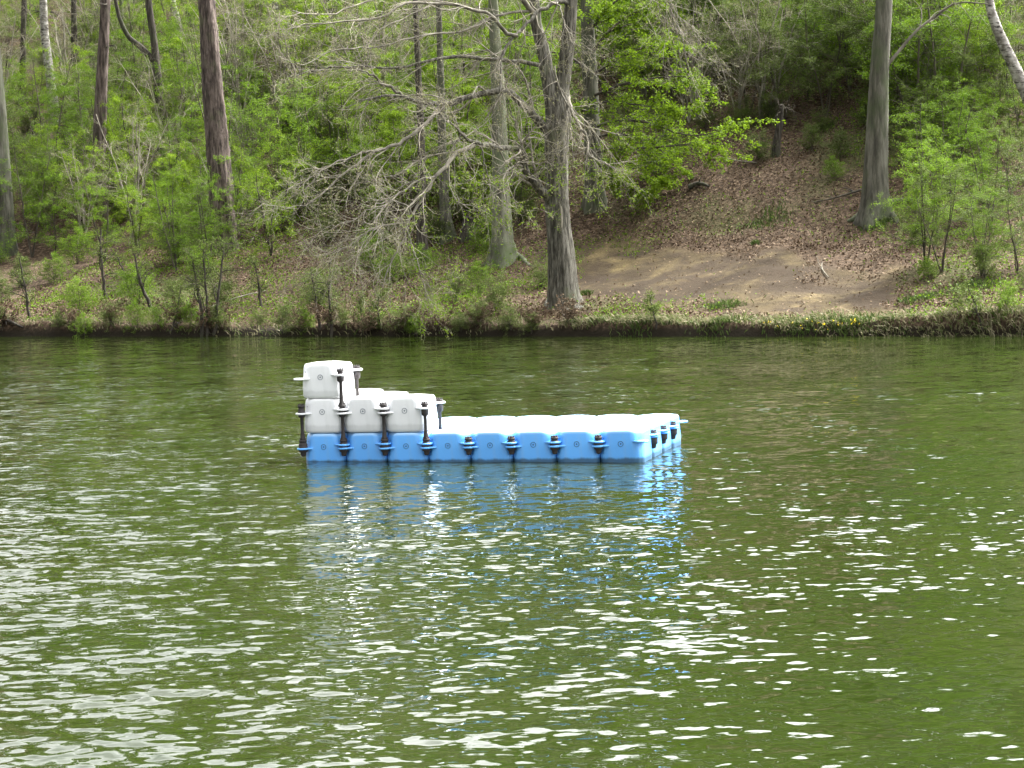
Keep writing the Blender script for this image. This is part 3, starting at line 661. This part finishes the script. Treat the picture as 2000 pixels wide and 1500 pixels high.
# ---- the old oak at the water's edge
g = ground(1102, 601)[0]; Y0 = g[1]; mpp = Y0 / FPX
oak = thing('oak_tree', g, 'old bare oak at the waterside with long drooping limbs reaching left', 'tree')
r = np.random.default_rng(5)
def seg(pts, ws, name, lobed=False, sides=22, ridge=.05, kn=13, flare=0):
    P = px_path(pts, Y0); rad = np.array(ws, float) * mpp / 2; sp = crspline(P, 6); rr = np.interp(np.linspace(0, 1, len(sp)), np.linspace(0, 1, len(rad)), rad)
    return trunk_mesh(sp, rr, r, sides, ridge, flare, 5, kn=kn), sp, rr
tk, sp0, rr0 = seg([(1104, 632), (1103, 600), (1100, 570), (1096, 500), (1091, 440), (1088, 400), (1088, 330), (1087, 270), (1092, 215), (1098, 170), (1106, 110), (1112, 50), (1118, -20), (1130, -160), (1150, -340)], [66, 60, 57, 52, 48, 49, 46, 47, 44, 26, 26, 25, 22, 16, 8], 'trunk', sides=48, ridge=.045, kn=19, flare=.28)
child(oak, 'trunk', tk, M['oak_bark'], g)
st2, sp1, rr1 = seg([(1086, 280), (1078, 200), (1070, 150), (1060, 95), (1047, 45), (1042, -20), (1025, -150), (1000, -300)], [32, 30, 27, 24, 20, 18, 12, 6], 'stem', sides=26, ridge=.05)
child(oak, 'stem', st2, M['oak_bark'], g)
limb_spec = [
    ([(1074, 265), (1062, 248, .2), (1044, 224, .4), (1020, 200, .7), (995, 182, 1.), (974, 177, 1.2), (925, 189, 1.5), (890, 201, 1.7), (845, 203, 2.), (820, 200, 2.2), (785, 187, 2.4), (757, 186, 2.6), (715, 193, 2.8), (680, 210, 3)], 21, 3),
    ([(858, 207, 1.9), (830, 242, 2.4), (785, 277, 2.9), (750, 291, 3.2), (708, 312, 3.5), (673, 340, 3.8), (628, 378, 4.2), (600, 399, 4.4), (550, 410, 4.8)], 10, 2),
    ([(752, 291, 3.2), (715, 298, 3.6), (662, 315, 4.), (610, 347, 4.4), (561, 371, 4.8)], 5, 1.5),
    ([(785, 186, 2.4), (762, 170, 2.4), (745, 166, 2.4), (735, 150, 2.4), (700, 135, 2.6), (640, 130, 2.8)], 7, 2),
    ([(1066, 140), (1058, 128, .2), (1012, 121, .5), (960, 114, .8), (907, 112, 1.1), (862, 112, 1.4), (830, 121, 1.6), (785, 130, 1.8), (750, 135, 2.), (715, 130, 2.2), (673, 130, 2.5), (627, 135, 2.8), (560, 150, 3.2)], 11, 2),
    ([(1082, 408), (1068, 385, .2), (1044, 357, .6), (1023, 322, 1.), (1016, 290, 1.3), (977, 287, 1.8), (935, 280, 2.3), (914, 273, 2.5), (904, 260, 2.6)], 22, 8),
    ([(925, 284, 2.4), (890, 301, 2.8), (872, 322, 3.), (844, 350, 3.3), (827, 381, 3.5), (806, 416, 3.7), (795, 434, 3.8), (785, 472, 4.), (760, 521, 4.2), (748, 560, 4.3)], 11, 2),
    ([(795, 434, 3.8), (802, 470, 3.8), (812, 500, 3.9), (822, 530, 3.9), (828, 560, 3.9)], 4, 1.2),
    ([(796, 434, 3.8), (750, 440, 4.1), (715, 455, 4.4), (680, 480, 4.6), (630, 500, 5)], 5, 1.5),
    ([(806, 418, 3.7), (780, 395, 4), (740, 398, 4.3), (690, 430, 4.6), (640, 445, 5)], 4, 1.3),
    ([(848, 345, 3.3), (820, 352, 3.7), (780, 380, 4.), (745, 410, 4.4), (730, 450, 4.6), (700, 500, 5)], 5, 1.5),
    ([(1017, 300, 1.3), (1019, 285, 1.3), (1012, 255, 1.2), (998, 217, 1.), (990, 190, .9)], 6, 3),
    ([(904, 262, 2.6), (885, 280, 2.8), (880, 262, 3.)], 6, 2),
    ([(905, 265, 2.6), (880, 240, 2.9), (850, 225, 3.2)], 5, 2),
    ([(1110, 8), (1096, 4, .4), (1075, 10, .6), (1040, 35, .9), (1023, 56, 1.1), (1002, 73, 1.3), (981, 108, 1.6), (977, 157, 1.8), (976, 178, 1.9)], 11, 6),
    ([(1010, 70, 1.3), (984, 60, 1.5), (960, 31, 1.8), (925, 17, 2.1), (890, 10, 2.4), (830, 5, 2.8), (785, 9, 3.1), (750, 31, 3.4), (680, 42, 3.8), (600, 48, 4.4), (540, 58, 5)], 9, 2),
    ([(1083, 130, .5), (1085, 140, .6), (1093, 175, .8), (1110, 210, 1.), (1110, 252, 1.1), (1100, 305, 1.1), (1097, 345, 1.)], 5, 2),
    ([(1112, 190), (1117, 212, .3), (1131, 245, .6), (1149, 270, .9), (1152, 305, 1.1), (1180, 318, 1.4), (1201, 331, 1.6)], 9, 3),
    ([(1075, 5, .6), (1090, 7, .8), (1103, 45, 1.), (1117, 80, 1.2), (1128, 119, 1.3)], 4, 1.5),
    ([(938, 285, 2.4), (950, 330, 2.5), (958, 365, 2.6), (975, 390, 2.6)], 4, 1.3),
    ([(1050, 30), (990, -30, .8), (900, -70, 1.5), (780, -60, 2.4), (680, -40, 3.2), (600, -5, 4)], 14, 3),
    ([(1120, -40), (1190, -70, .5), (1260, -60, 1.), (1300, -30, 1.4)], 12, 2),
    ([(1300, -32, 1.4), (1310, 20, 1.5), (1330, 60, 1.6), (1340, 120, 1.7)], 4, 1),
    ([(1042, -15), (1000, -60), (940, -120, .5), (860, -150, .9)], 14, 4)]
limb_spec += [
    ([(1046, 20), (980, 28, .8), (900, 62, 1.6), (820, 70, 2.3), (740, 92, 3.), (660, 98, 3.7), (590, 128, 4.3)], 7, 2),
    ([(1020, -150), (930, -80, 1.), (820, -20, 2.2), (720, 0, 3.2), (640, 30, 4.1), (570, 20, 4.8)], 9, 2),
    ([(930, -80, 1.), (870, -10, 1.8), (800, 30, 2.6), (740, 60, 3.2), (700, 110, 3.6)], 6, 2)]
limbs, LP, LR = [], [], []
for pts, w0, w1 in limb_spec:
    P = crspline(px_path(pts, Y0), 5); P, _ = resample(P, np.ones(len(P)), 26); P[1:-1] += r.normal(0, .018, (24, 3)); LP.append(P); LR.append(np.linspace(w0 * .85, w1 * .7, 26) * mpp / 2)
LP = np.array(LP); LR = np.array(LR)
big = [0, 1, 4, 5, 6, 14, 15, 17]
for k in range(len(LP)):
    child(oak, 'limb', tubes(LP[k:k + 1], LR[k:k + 1], 9 if k in big else 6), M['oak_bark'] if k in (0, 4, 5, 14) else M['twig'], g)
A1, A1r = spawn(LP, LR, 15, r, (.1, 1), (15, 55), (1.0, 2.8), 9, 0, .045, .2, .4, rmin=.006, rel=False)
A2, A2r = spawn(A1, A1r, 7, r, (.15, 1), (20, 50), (.35, .75), 6, 0, .05, .24, .6, rmin=.004)
A3, A3r = spawn(A2, A2r, 3, r, (.15, 1), (20, 55), (.4, .8), 4, 0, .02, .25, .7, rmin=.003)
lens = np.linalg.norm(A3[:, -1] - A3[:, 0], axis=1)
child(oak, 'twigs', join([tubes(A1, A1r, 4), tubes(A2, A2r, 3), tubes(A3, A3r, 3)]), M['pale_twig'], g)['kind'] = 'stuff'
lp = along(A3, 3, r, .3, .008); V, F, v = leaves(lp, .035, r, .3); child(oak, 'bud', (V, F), M['bud'], g, {'v': v}, False)['kind'] = 'stuff'
# young foliage only on the low right hand sprays near the mossy tree
low = A2[(to_px(A2[:, -1])[1] > 330) & (to_px(A2[:, -1])[0] > 800)]
if len(low): V, F, v = leaves(along(low, 9, r, .2, .03), .055, r, .3); child(oak, 'foliage', (V, F), M['lime_leaf'], g, {'v': v}, False)
# torn bark scar below the fork and the flared root towards the water
V, F = trunk_mesh(px_path([(1097, 448, .33), (1096, 430, .31), (1094, 405, .30), (1090, 388, .30)], Y0), np.array([.01, .05, .05, .02]), r, 10, .3, 0, kn=3)
child(oak, 'bark_scar', (V, F), M['pale_twig'], g)
rs_ = []
for pts, w in (([(1122, 585), (1132, 592), (1134, 600), (1126, 606)], .13), ([(1080, 588), (1070, 597), (1066, 603)], .12), ([(1105, 602), (1106, 612), (1100, 618)], .10)):
    q = np.array(pts, float); G = crspline(ground(q[:, 0], q[:, 1]), 5); G[:, 2] = H(G[:, 0], G[:, 1], False) + np.linspace(w, 0, len(G)); rs_.append(tubes(G[None], np.linspace(w, w * .4, len(G))[None], 8))
for q in rs_: child(oak, 'root', q, M['oak_bark'], g)

# ---- bare twiggy trees that form the pale tangle on the upper left
def brush_mesh(seed, n=9, ht=3.5, spread=1.6, mat='pale_twig', k=(8, 6, 5), bud=.03, budn=2, leafmat='bud'):
    r = np.random.default_rng(seed); base = np.zeros((n, 9, 3)); a = r.uniform(0, 6.28, n); tl = r.uniform(.2, 1, n) * spread
    z = np.linspace(0, 1, 9); hh = r.uniform(.6, 1., n) * ht
    base[:, :, 0] = r.normal(0, .12, n)[:, None] + (np.cos(a) * tl)[:, None] * z ** 1.4; base[:, :, 1] = r.normal(0, .12, n)[:, None] + (np.sin(a) * tl)[:, None] * z ** 1.4
    base[:, :, 2] = hh[:, None] * z - .05; base[:, 1:] += r.normal(0, .03, (n, 8, 3)); Rd = np.linspace(.022, .006, 9)[None].repeat(n, 0) * (ht / 3)
    B, BR = spawn(base, Rd, k[0], r, (.25, 1), (25, 60), (.2, .5), 6, 0, 0, .3, .5, rmin=.004)
    T, TR = spawn(B, BR, k[1], r, (.15, 1), (25, 60), (.3, .6), 5, 0, 0, .3, .6, rmin=.003)
    parts = [tubes(base, Rd, 5), tubes(B, BR, 3), tubes(T, TR, 3)]
    if k[2]:
        T2, TR2 = spawn(T, TR, k[2], r, (.15, 1), (25, 60), (.3, .6), 4, 0, 0, .3, .6, rmin=.0025); parts.append(tubes(T2, TR2, 3))
    else: T2 = T
    V, F, v = leaves(along(T2, budn, r, .2, .02), bud, r, .35)
    return mesh('brush_twigs', *join(parts), M[mat], None, True), mesh('brush_leaves', V, F, M[leafmat], {'v': v})
def sapling_mesh(seed, ht=4., nst=2, nb=15, size=.07, mat='beech_leaf', reach=1.5, nl=20, wood='dark_twig', flat=.85, tw=9):
    r = np.random.default_rng(seed); z = np.linspace(0, 1, 9); base = np.zeros((nst, 9, 3)); a = r.uniform(0, 6.28, nst)
    base[:, :, 0] = (np.cos(a) * r.uniform(.1, .25, nst) * ht)[:, None] * z; base[:, :, 1] = (np.sin(a) * r.uniform(.1, .25, nst) * ht)[:, None] * z; base[:, :, 2] = ht * r.uniform(.7, 1, nst)[:, None] * z - .1
    base[:, 1:] += np.cumsum(r.normal(0, .045, (nst, 8, 3)), 1); Rd = np.linspace(.035, .010, 9)[None].repeat(nst, 0) * ht / 4
    B, BR = spawn(base, Rd, nb, r, (.1, 1), (45, 95), (reach * .55, reach * 1.9), 7, .6, .02, .22, .45, rel=False, rmin=.005)
    T, TR = spawn(B, BR, tw, r, (.1, 1), (30, 60), (.25, .5), 5, flat, .02, .25, .5, rmin=.003)
    k = r.uniform(0, 1, len(T)) < .85; T, TR = T[k], TR[k]
    V, F, v = leaves(np.concatenate([along(T, nl, r, .05, .05), along(B, 12, r, .3, .04)]), size, r, .6, droop=.15)
    return mesh('sapling_stems', *join([tubes(base, Rd, 6), tubes(B, BR, 4), tubes(T, TR, 3)]), M[wood], None, True), mesh('sapling_leaves', V, F, M[mat], {'v': v})
SAP = [sapling_mesh(40 + i, ht=4.2 + .8 * (i % 3), nst=2 + i % 2, nb=13 + i % 3 * 2, reach=1.8, nl=32, tw=11, size=.056, mat=('beech_leaf', 'lime_leaf', 'beech_leaf', 'dull_leaf', 'lime_leaf', 'beech_leaf')[i]) for i in range(6)]
SHR = [sapling_mesh(60 + i, ht=1.7, nst=6, nb=9, size=.055, mat=('dull_leaf', 'beech_leaf', 'dull_leaf')[i], reach=.9, nl=12, flat=.3) for i in range(3)]
BRU = [brush_mesh(80, n=7, ht=5.0, spread=2.2, k=(9, 6, 4)), brush_mesh(81, ht=2.8, mat='twig', leafmat='beech_leaf', bud=.04), brush_mesh(82, ht=2.2, spread=1.4, mat='twig', budn=4, leafmat='dull_leaf', bud=.045)]
BRU.append(brush_mesh(83, n=14, ht=1.6, spread=1.5, mat='dark_twig', budn=9, leafmat='dry_leaf', bud=.09, k=(7, 4, 0)))
def put(kind, var, P, sc, label, cat, group, rz, name):
    o = empty(name, P, rz, sc); tag(o, label, cat, group); s_, l_ = kind[var]
    obj('stems', s_, o); obj('foliage', l_, o); return o
ORD = ['first', 'second', 'third', 'fourth', 'fifth', 'sixth', 'seventh', 'eighth', 'ninth', 'tenth', 'eleventh', 'twelfth', 'thirteenth', 'fourteenth', 'fifteenth', 'sixteenth', 'seventeenth', 'eighteenth', 'nineteenth', 'twentieth', 'twenty-first', 'twenty-second', 'twenty-third']
def zone(name, cat, kind, vars_, x0, x1, rows, dx, sc, where, colour, r, skip=0., thin=None):
    for ri, y in enumerate(rows):
        xs = np.arange(x0 + (ri % 2) * dx * .45, x1, dx); pts = []
        for x in xs:
            px_, py_ = x + r.uniform(-.3, .3) * dx, y + r.uniform(-12, 12)
            if r.uniform() < skip or (thin and thin(px_, py_)): continue
            pts.append((px_, py_))
        pts.sort()
        for n_, (a, b) in enumerate(pts):
            G = ground(a, b)[0]; G[2] = H(G[0], G[1]); v = vars_[r.integers(len(vars_))]
            put(kind, v, G, sc * r.uniform(.75, 1.25), f'{colour} {ORD[min(n_, 22)]} from left in {ORD[ri]} row up {where}', cat, f'{cat}s {where}', r.uniform(0, 6.28), name)
r = np.random.default_rng(99)
path_gap = lambda x, y: (440 < x < 545 and 230 < y < 400)
zone('beech_sapling', 'sapling', SAP, [0, 1, 2, 3, 4], -40, 580, [500, 445, 395, 350, 305, 260, 215, 172, 134, 98, 64, 34], 80, .70, 'on slope left of oak', 'leafy green sapling', r, .2, path_gap)
zone('beech_sapling', 'sapling', SAP, [0, 1, 2, 4, 1], 590, 1060, [425, 375, 325, 275, 230, 185, 142, 102, 66, 34], 72, .75, 'behind the oak limbs', 'bright green sapling', r, .08)
zone('beech_sapling', 'sapling', SAP, [0, 2, 3, 5, 1], 1180, 2010, [285, 235, 190, 150, 115, 82, 52, 26], 66, .8, 'above the clearing', 'leafy sapling', r, .12, lambda x, y: (y > 212 and x < 1440) or (y > 262 and x < 1660))
zone('beech_sapling', 'sapling', SAP, [3, 5, 0, 2, 3], 1790, 2040, [530, 460, 400, 345, 300], 66, .5, 'right of the grey tree', 'leafy sapling', r, .08)
zone('beech_sapling', 'sapling', SAP, [0, 2, 5], 350, 480, [520], 80, .48, 'in front of the pine', 'leafy sapling', r, 0)
zone('bare_brush', 'bush', BRU, [0, 1], 540, 960, [250, 170, 100], 90, 1.0, 'behind oak twigs', 'bare twiggy bush', r, .1)
zone('bare_brush', 'bush', BRU, [0, 1], -20, 520, [470, 390, 310, 230, 150], 95, 1.0, 'on slope around the pine', 'bare twiggy bush', r, .2)
zone('bare_brush', 'bush', BRU, [1, 2, 0], 1240, 2030, [240, 190, 130, 90], 95, .9, 'above the clearing', 'thin twiggy bush', r, .2)
zone('low_shrub', 'shrub', SHR, [0, 1, 2], -20, 1060, [600, 560, 520, 480, 445], 92, .6, 'left of the oak trunk', 'low leafy shrub', r, .48)
zone('dry_brush', 'bush', BRU, [3], -10, 2030, [642], 74, .42, 'along the waters edge', 'low brown dry bush', r, .3, lambda x, y: 1130 < x)
zone('waterside_shrub', 'shrub', SHR, [0, 1, 2], -10, 1090, [645], 56, .40, 'on waters edge', 'small green shrub', r, .08)
zone('waterside_shrub', 'shrub', SHR, [1, 2], 1800, 2030, [600, 555], 76, .40, 'right of clearing', 'small grey green shrub', r, .1)
zone('low_shrub', 'shrub', SHR, [1, 0, 2], 1190, 1720, [352, 300, 250], 84, .5, 'on leafy slope above clearing', 'low green shrub', r, .4)
zone('low_shrub', 'shrub', SHR, [1, 0, 2], 590, 1060, [400, 340, 290], 80, .8, 'behind oak limbs', 'low green shrub', r, .15)
zone('low_shrub', 'shrub', SHR, [0, 1, 2], -30, 580, [400, 330, 270, 200], 84, .8, 'on slope left of oak', 'low green shrub', r, .15, path_gap)

# ---- thin alder like stems standing at the waterside
wst = [([(395, 652), (392, 600), (384, 545), (375, 500)], 9), ([(405, 652), (404, 590), (400, 540), (396, 480)], 7), ([(418, 650), (424, 590), (430, 540), (437, 470)], 7), ([(296, 600), (284, 570), (270, 530), (262, 490)], 8), ([(208, 585), (202, 545), (198, 500), (196, 440)], 7), ([(58, 622), (52, 580), (46, 540), (38, 500)], 6), ([(648, 652), (645, 600), (642, 560), (646, 500)], 7), ([(626, 640), (618, 600), (614, 560), (606, 520)], 6), ([(508, 600), (507, 570), (503, 540), (498, 505)], 6), ([(256, 570), (245, 545), (238, 520), (226, 490)], 5), ([(332, 648), (345, 612), (348, 590), (352, 560)], 5), ([(1284, 640), (1275, 600), (1268, 568)], 4), ([(1920, 640), (1905, 590), (1890, 550)], 4), ([(745, 640), (738, 600), (742, 560)], 4), ([(700, 645), (706, 610), (700, 575)], 4)]
wl = ['leftmost stem of the three thin stems at the water below the pine', 'middle stem of the three thin stems at the water below the pine', 'right stem of the three thin stems at the water below the pine', 'dark leaning sapling on the bank left of the three thin stems', 'dark upright sapling low on the bank beneath the slim reddish pine', 'thin sapling on the bank near the left edge', 'thin upright sapling at the water midway between pine and oak', 'thin leaning sapling just left of the upright one between pine and oak', 'thin short sapling on the bank right of the three thin stems', 'thin dark sapling leaning left on the bank at left', 'small curved shoot at the water left of the three thin stems', 'small bare shoot on the bank right of the oak trunk', 'small bare shoot on the bank at far right', 'small thin shoot at the water nearer the oak', 'small thin shoot at the water below the drooping oak twigs']
for (pts, w), lb in zip(wst, wl):
    G = ground(*pts[0])[0]; G[2] = H(G[0], G[1]); P = crspline(px_path(pts, G[1]), 5); P[:, 2] += G[2] - P[0, 2] - .08; P, _ = resample(P, np.ones(len(P)), 12); P[1:] += r.normal(0, .012, (11, 3)); Rr = np.linspace(w, w * .35, 12) * G[1] / FPX / 2
    o = thing('waterside_sapling', G, lb, 'sapling', 'thin saplings on the bank')
    B, BR = spawn(P[None], Rr[None], 12, r, (.25, 1), (30, 65), (.25, .55), 6, .2, .0, .3, .5, rmin=.004); T, TR = spawn(B, BR, 6, r, (.1, 1), (30, 60), (.3, .6), 4, .2, 0, .3, .6, rmin=.003)
    child(o, 'stem', tubes(P[None], Rr[None], 8), M['dark_bark'], G); child(o, 'branches', join([tubes(B, BR, 4), tubes(T, TR, 3)]), M['dark_twig'], G)
    V, F, v = leaves(np.concatenate([along(T, 9, r, .1, .04), along(B, 6, r, .3, .03)]), .05, r, .35); child(o, 'foliage', (V, F), M['dull_leaf'], G, {'v': v}, False)

# ------------------------------------------------------------ litter, ground cover, grass
def scatter_px(n, x0, x1, y0, y1, r, dens):
    x = r.uniform(x0, x1, n); y = r.uniform(y0, y1, n); k = r.uniform(0, 1, n) < dens(x, y); return x[k], y[k]
# positions are drawn over the slope itself (s up the bank, t along it)
n = 330000; s_ = r.uniform(.10, 1, n) ** 1.6 * 30; t_ = r.uniform(-3, 40, n); x, y = xy(s_, t_); z = H(x, y); P = np.stack([x, y, z], 1)
px_, py_ = to_px(P); bare = np.maximum.reduce([blob(px_, py_, 1400, 540, 300, 52, .45), blob(px_, py_, 1600, 588, 150, 36, .4, 3), blob(px_, py_, 1180, 505, 110, 34, .4, 5)]) * (s_ < 14)
keep = (px_ > -120) & (px_ < 2120) & (r.uniform(0, 1, n) > bare * .93) & (r.uniform(0, 1, n) < .35 + .5 * sm(-.4, .5, fbm(x, y, 1.3, 3, 7)))
V, F, v = leaves(P[keep] + np.array([0, 0, .012]), .075, r, .5); bk = np.repeat(bare[keep], 4) > .4; v = np.where(bk, .72 + .28 * v, v)
tag(obj('leaf_litter', mesh('leaf_litter', V, F, M['dry_leaf'], {'v': v})), kind='stuff')
n = 210000; s_ = r.uniform(0.02, 1, n) ** 1.2 * 30; t_ = r.uniform(-3, 40, n); x, y = xy(s_, t_); z = H(x, y); P = np.stack([x, y, z], 1); px_, py_ = to_px(P)
dens = sm(-.35, .55, fbm(x, y, 1.9, 4, 6)) * (.9 - .75 * sm(1150, 1350, px_) * (1 - sm(1740, 1860, px_)) * sm(240, 330, py_)) + .08
bare = np.maximum.reduce([blob(px_, py_, 1440, 530, 340, 62), blob(px_, py_, 1600, 590, 170, 40, .2, 3)]) * (s_ < 14)
keep = (px_ > -120) & (px_ < 2120) & (r.uniform(0, 1, n) < dens) & (r.uniform(0, 1, n) > bare * .985)
P = P[keep]; P[:, 2] += r.uniform(0, .30, len(P)) * (.3 + sm(0, .8, fbm(P[:, 0], P[:, 1], 1.2, 2, 3)))
V, F, v = leaves(P, .06, r, .45)
tag(obj('ground_cover', mesh('ground_cover', V, F, M['beech_leaf'], {'v': v})), kind='stuff')
def blades(P, ht, r, mat, name, lean=.35, out=None, width=.012, kind='stuff'):
    q = len(P); h = np.abs(ht) * r.uniform(.5, 1.2, (q, 1)); d = r.normal(0, lean, (q, 3)); d[:, 2] = 1
    if out is not None: d[:, :2] -= out * ND[None] * r.uniform(.2, 1.2, (q, 1))
    d = norm(d); side = norm(np.cross(d, r.normal(size=(q, 3)))) * width * r.uniform(.6, 1.4, (q, 1)); tip = P + d * h; droop = d.copy(); droop[:, 2] = 0
    mid = P + d * h * .55; tip = tip + droop * h * .45 - np.array([0, 0, 1]) * h * .22 * (1 if out else .5)
    V = np.stack([P - side, P + side, mid + side * .8, mid - side * .8, tip + side * .15, tip - side * .15], 1); F = np.arange(q)[:, None, None] * 6 + np.array([[0, 1, 2, 3], [3, 2, 4, 5]])[None]
    me = mesh(name, V.reshape(-1, 3), F.reshape(-1, 4), M[mat], {'v': np.repeat(r.uniform(0, 1, q), 6)}); return tag(obj(name, me), kind=kind)
n = 26000; s_ = np.abs(r.normal(.22, .28, n)) + .02; t_ = r.uniform(-2, 36, n); x, y = xy(s_, t_); P = np.stack([x, y, H(x, y) - .01], 1); px_, py_ = to_px(P)
amt = .10 + .62 * sm(1080, 1180, px_) * (.55 + .45 * sm(-.4, .4, fbm(px_ / 40, px_ * 0, 1., 2, 3)))
keep = (r.uniform(0, 1, n) < amt) & (px_ > -60) & (px_ < 2060)
blades(P[keep], .20 + .10 * fbm(x[keep], y[keep], .4, 3, 3)[:, None], r, 'grass', 'shore_grass', .4, .6)
# tufts of green grass on the clearing
tufts = [(1716, 436, .40, 700), (1475, 476, .14, 90), (1415, 598, .5, 350), (1145, 575, .14, 220), (1510, 420, .7, 220), (1480, 440, .5, 120), (1570, 640, .9, 800), (1660, 645, .8, 900), (1400, 640, .7, 500), (1800, 585, .5, 500), (1905, 560, .6, 500), (1610, 250, .4, 200), (1240, 640, .6, 400)]
PP = []
for a, b, rd, k in tufts:
    G = ground(a, b)[0]; q = G[:2] + r.normal(0, rd * .5, (k, 2)) * np.array([1, .8]); PP.append(np.stack([q[:, 0], q[:, 1], H(q[:, 0], q[:, 1]) - .01], 1))
blades(np.concatenate(PP), .15, r, 'green_grass', 'grass_tufts', .35)
# yellow dandelion dots in the waterside grass
q = r.uniform(1480, 1680, 26); G = ground(q, np.full(26, 640.) + r.normal(0, 7, 26)); G[:, 2] += .10
V, F, v = leaves(np.repeat(G, 5, 0), .035, r, .5, .9); tag(obj('yellow_flowers', mesh('yellow_flowers', V, F, M['yellow'])), kind='stuff')
# fallen branches and roots at the waterside
def fallen(pts, w, label, mat='twig', lift=.05, name='fallen_branch', k=5):
    q = np.array(pts, float); G = ground(q[:, 0], q[:, 1]); G = crspline(G, 5); G[:, 2] = H(G[:, 0], G[:, 1], False) + lift * np.sin(np.linspace(0, 3.1, len(G))) + w
    P, _ = resample(G, np.ones(len(G)), 12); Rr = np.linspace(w, w * .4, 12); o = thing(name, P[0], label, 'branch')
    B, BR = spawn(P[None], Rr[None], k, r, (.2, 1), (30, 60), (.15, .4), 5, .2, -.05, .3, .6, rmin=.004)
    child(o, 'bough', tubes(P[None], Rr[None], 7), M[mat], P[0]); child(o, 'twigs', tubes(B, BR, 4), M[mat], P[0])['kind'] = 'stuff'
fallen([(1618, 543), (1609, 534), (1605, 524), (1606, 514)], .02, 'pale forked stick lying on the bare earth of the clearing', 'pale_twig', .03)
fallen([(1690, 372), (1640, 390), (1590, 398)], .04, 'thin dark branch lying on the leaves left of the grey tree', 'dark_twig')
fallen([(1345, 372), (1362, 366), (1385, 370)], .09, 'short dark log lying in dead leaves above the clearing', 'dark_bark', .02, 'fallen_log', 2)
fallen([(1380, 312), (1430, 316), (1478, 320)], .025, 'thin pale branch lying on the slope above the clearing', 'pale_twig')
fallen([(340, 640), (400, 615), (470, 590), (520, 570)], .035, 'long bare branch lying slanting on the bank below the pine', 'twig', .15)
fallen([(-20, 628), (15, 634), (45, 644)], .07, 'dark bough lying at the water in the left corner of the bank', 'dark_bark', .05)
fallen([(180, 195), (150, 160), (110, 110), (60, 90), (10, 100)], .05, 'dark leaning dead branch in front of the left birch', 'dark_twig', 2.0, k=9)
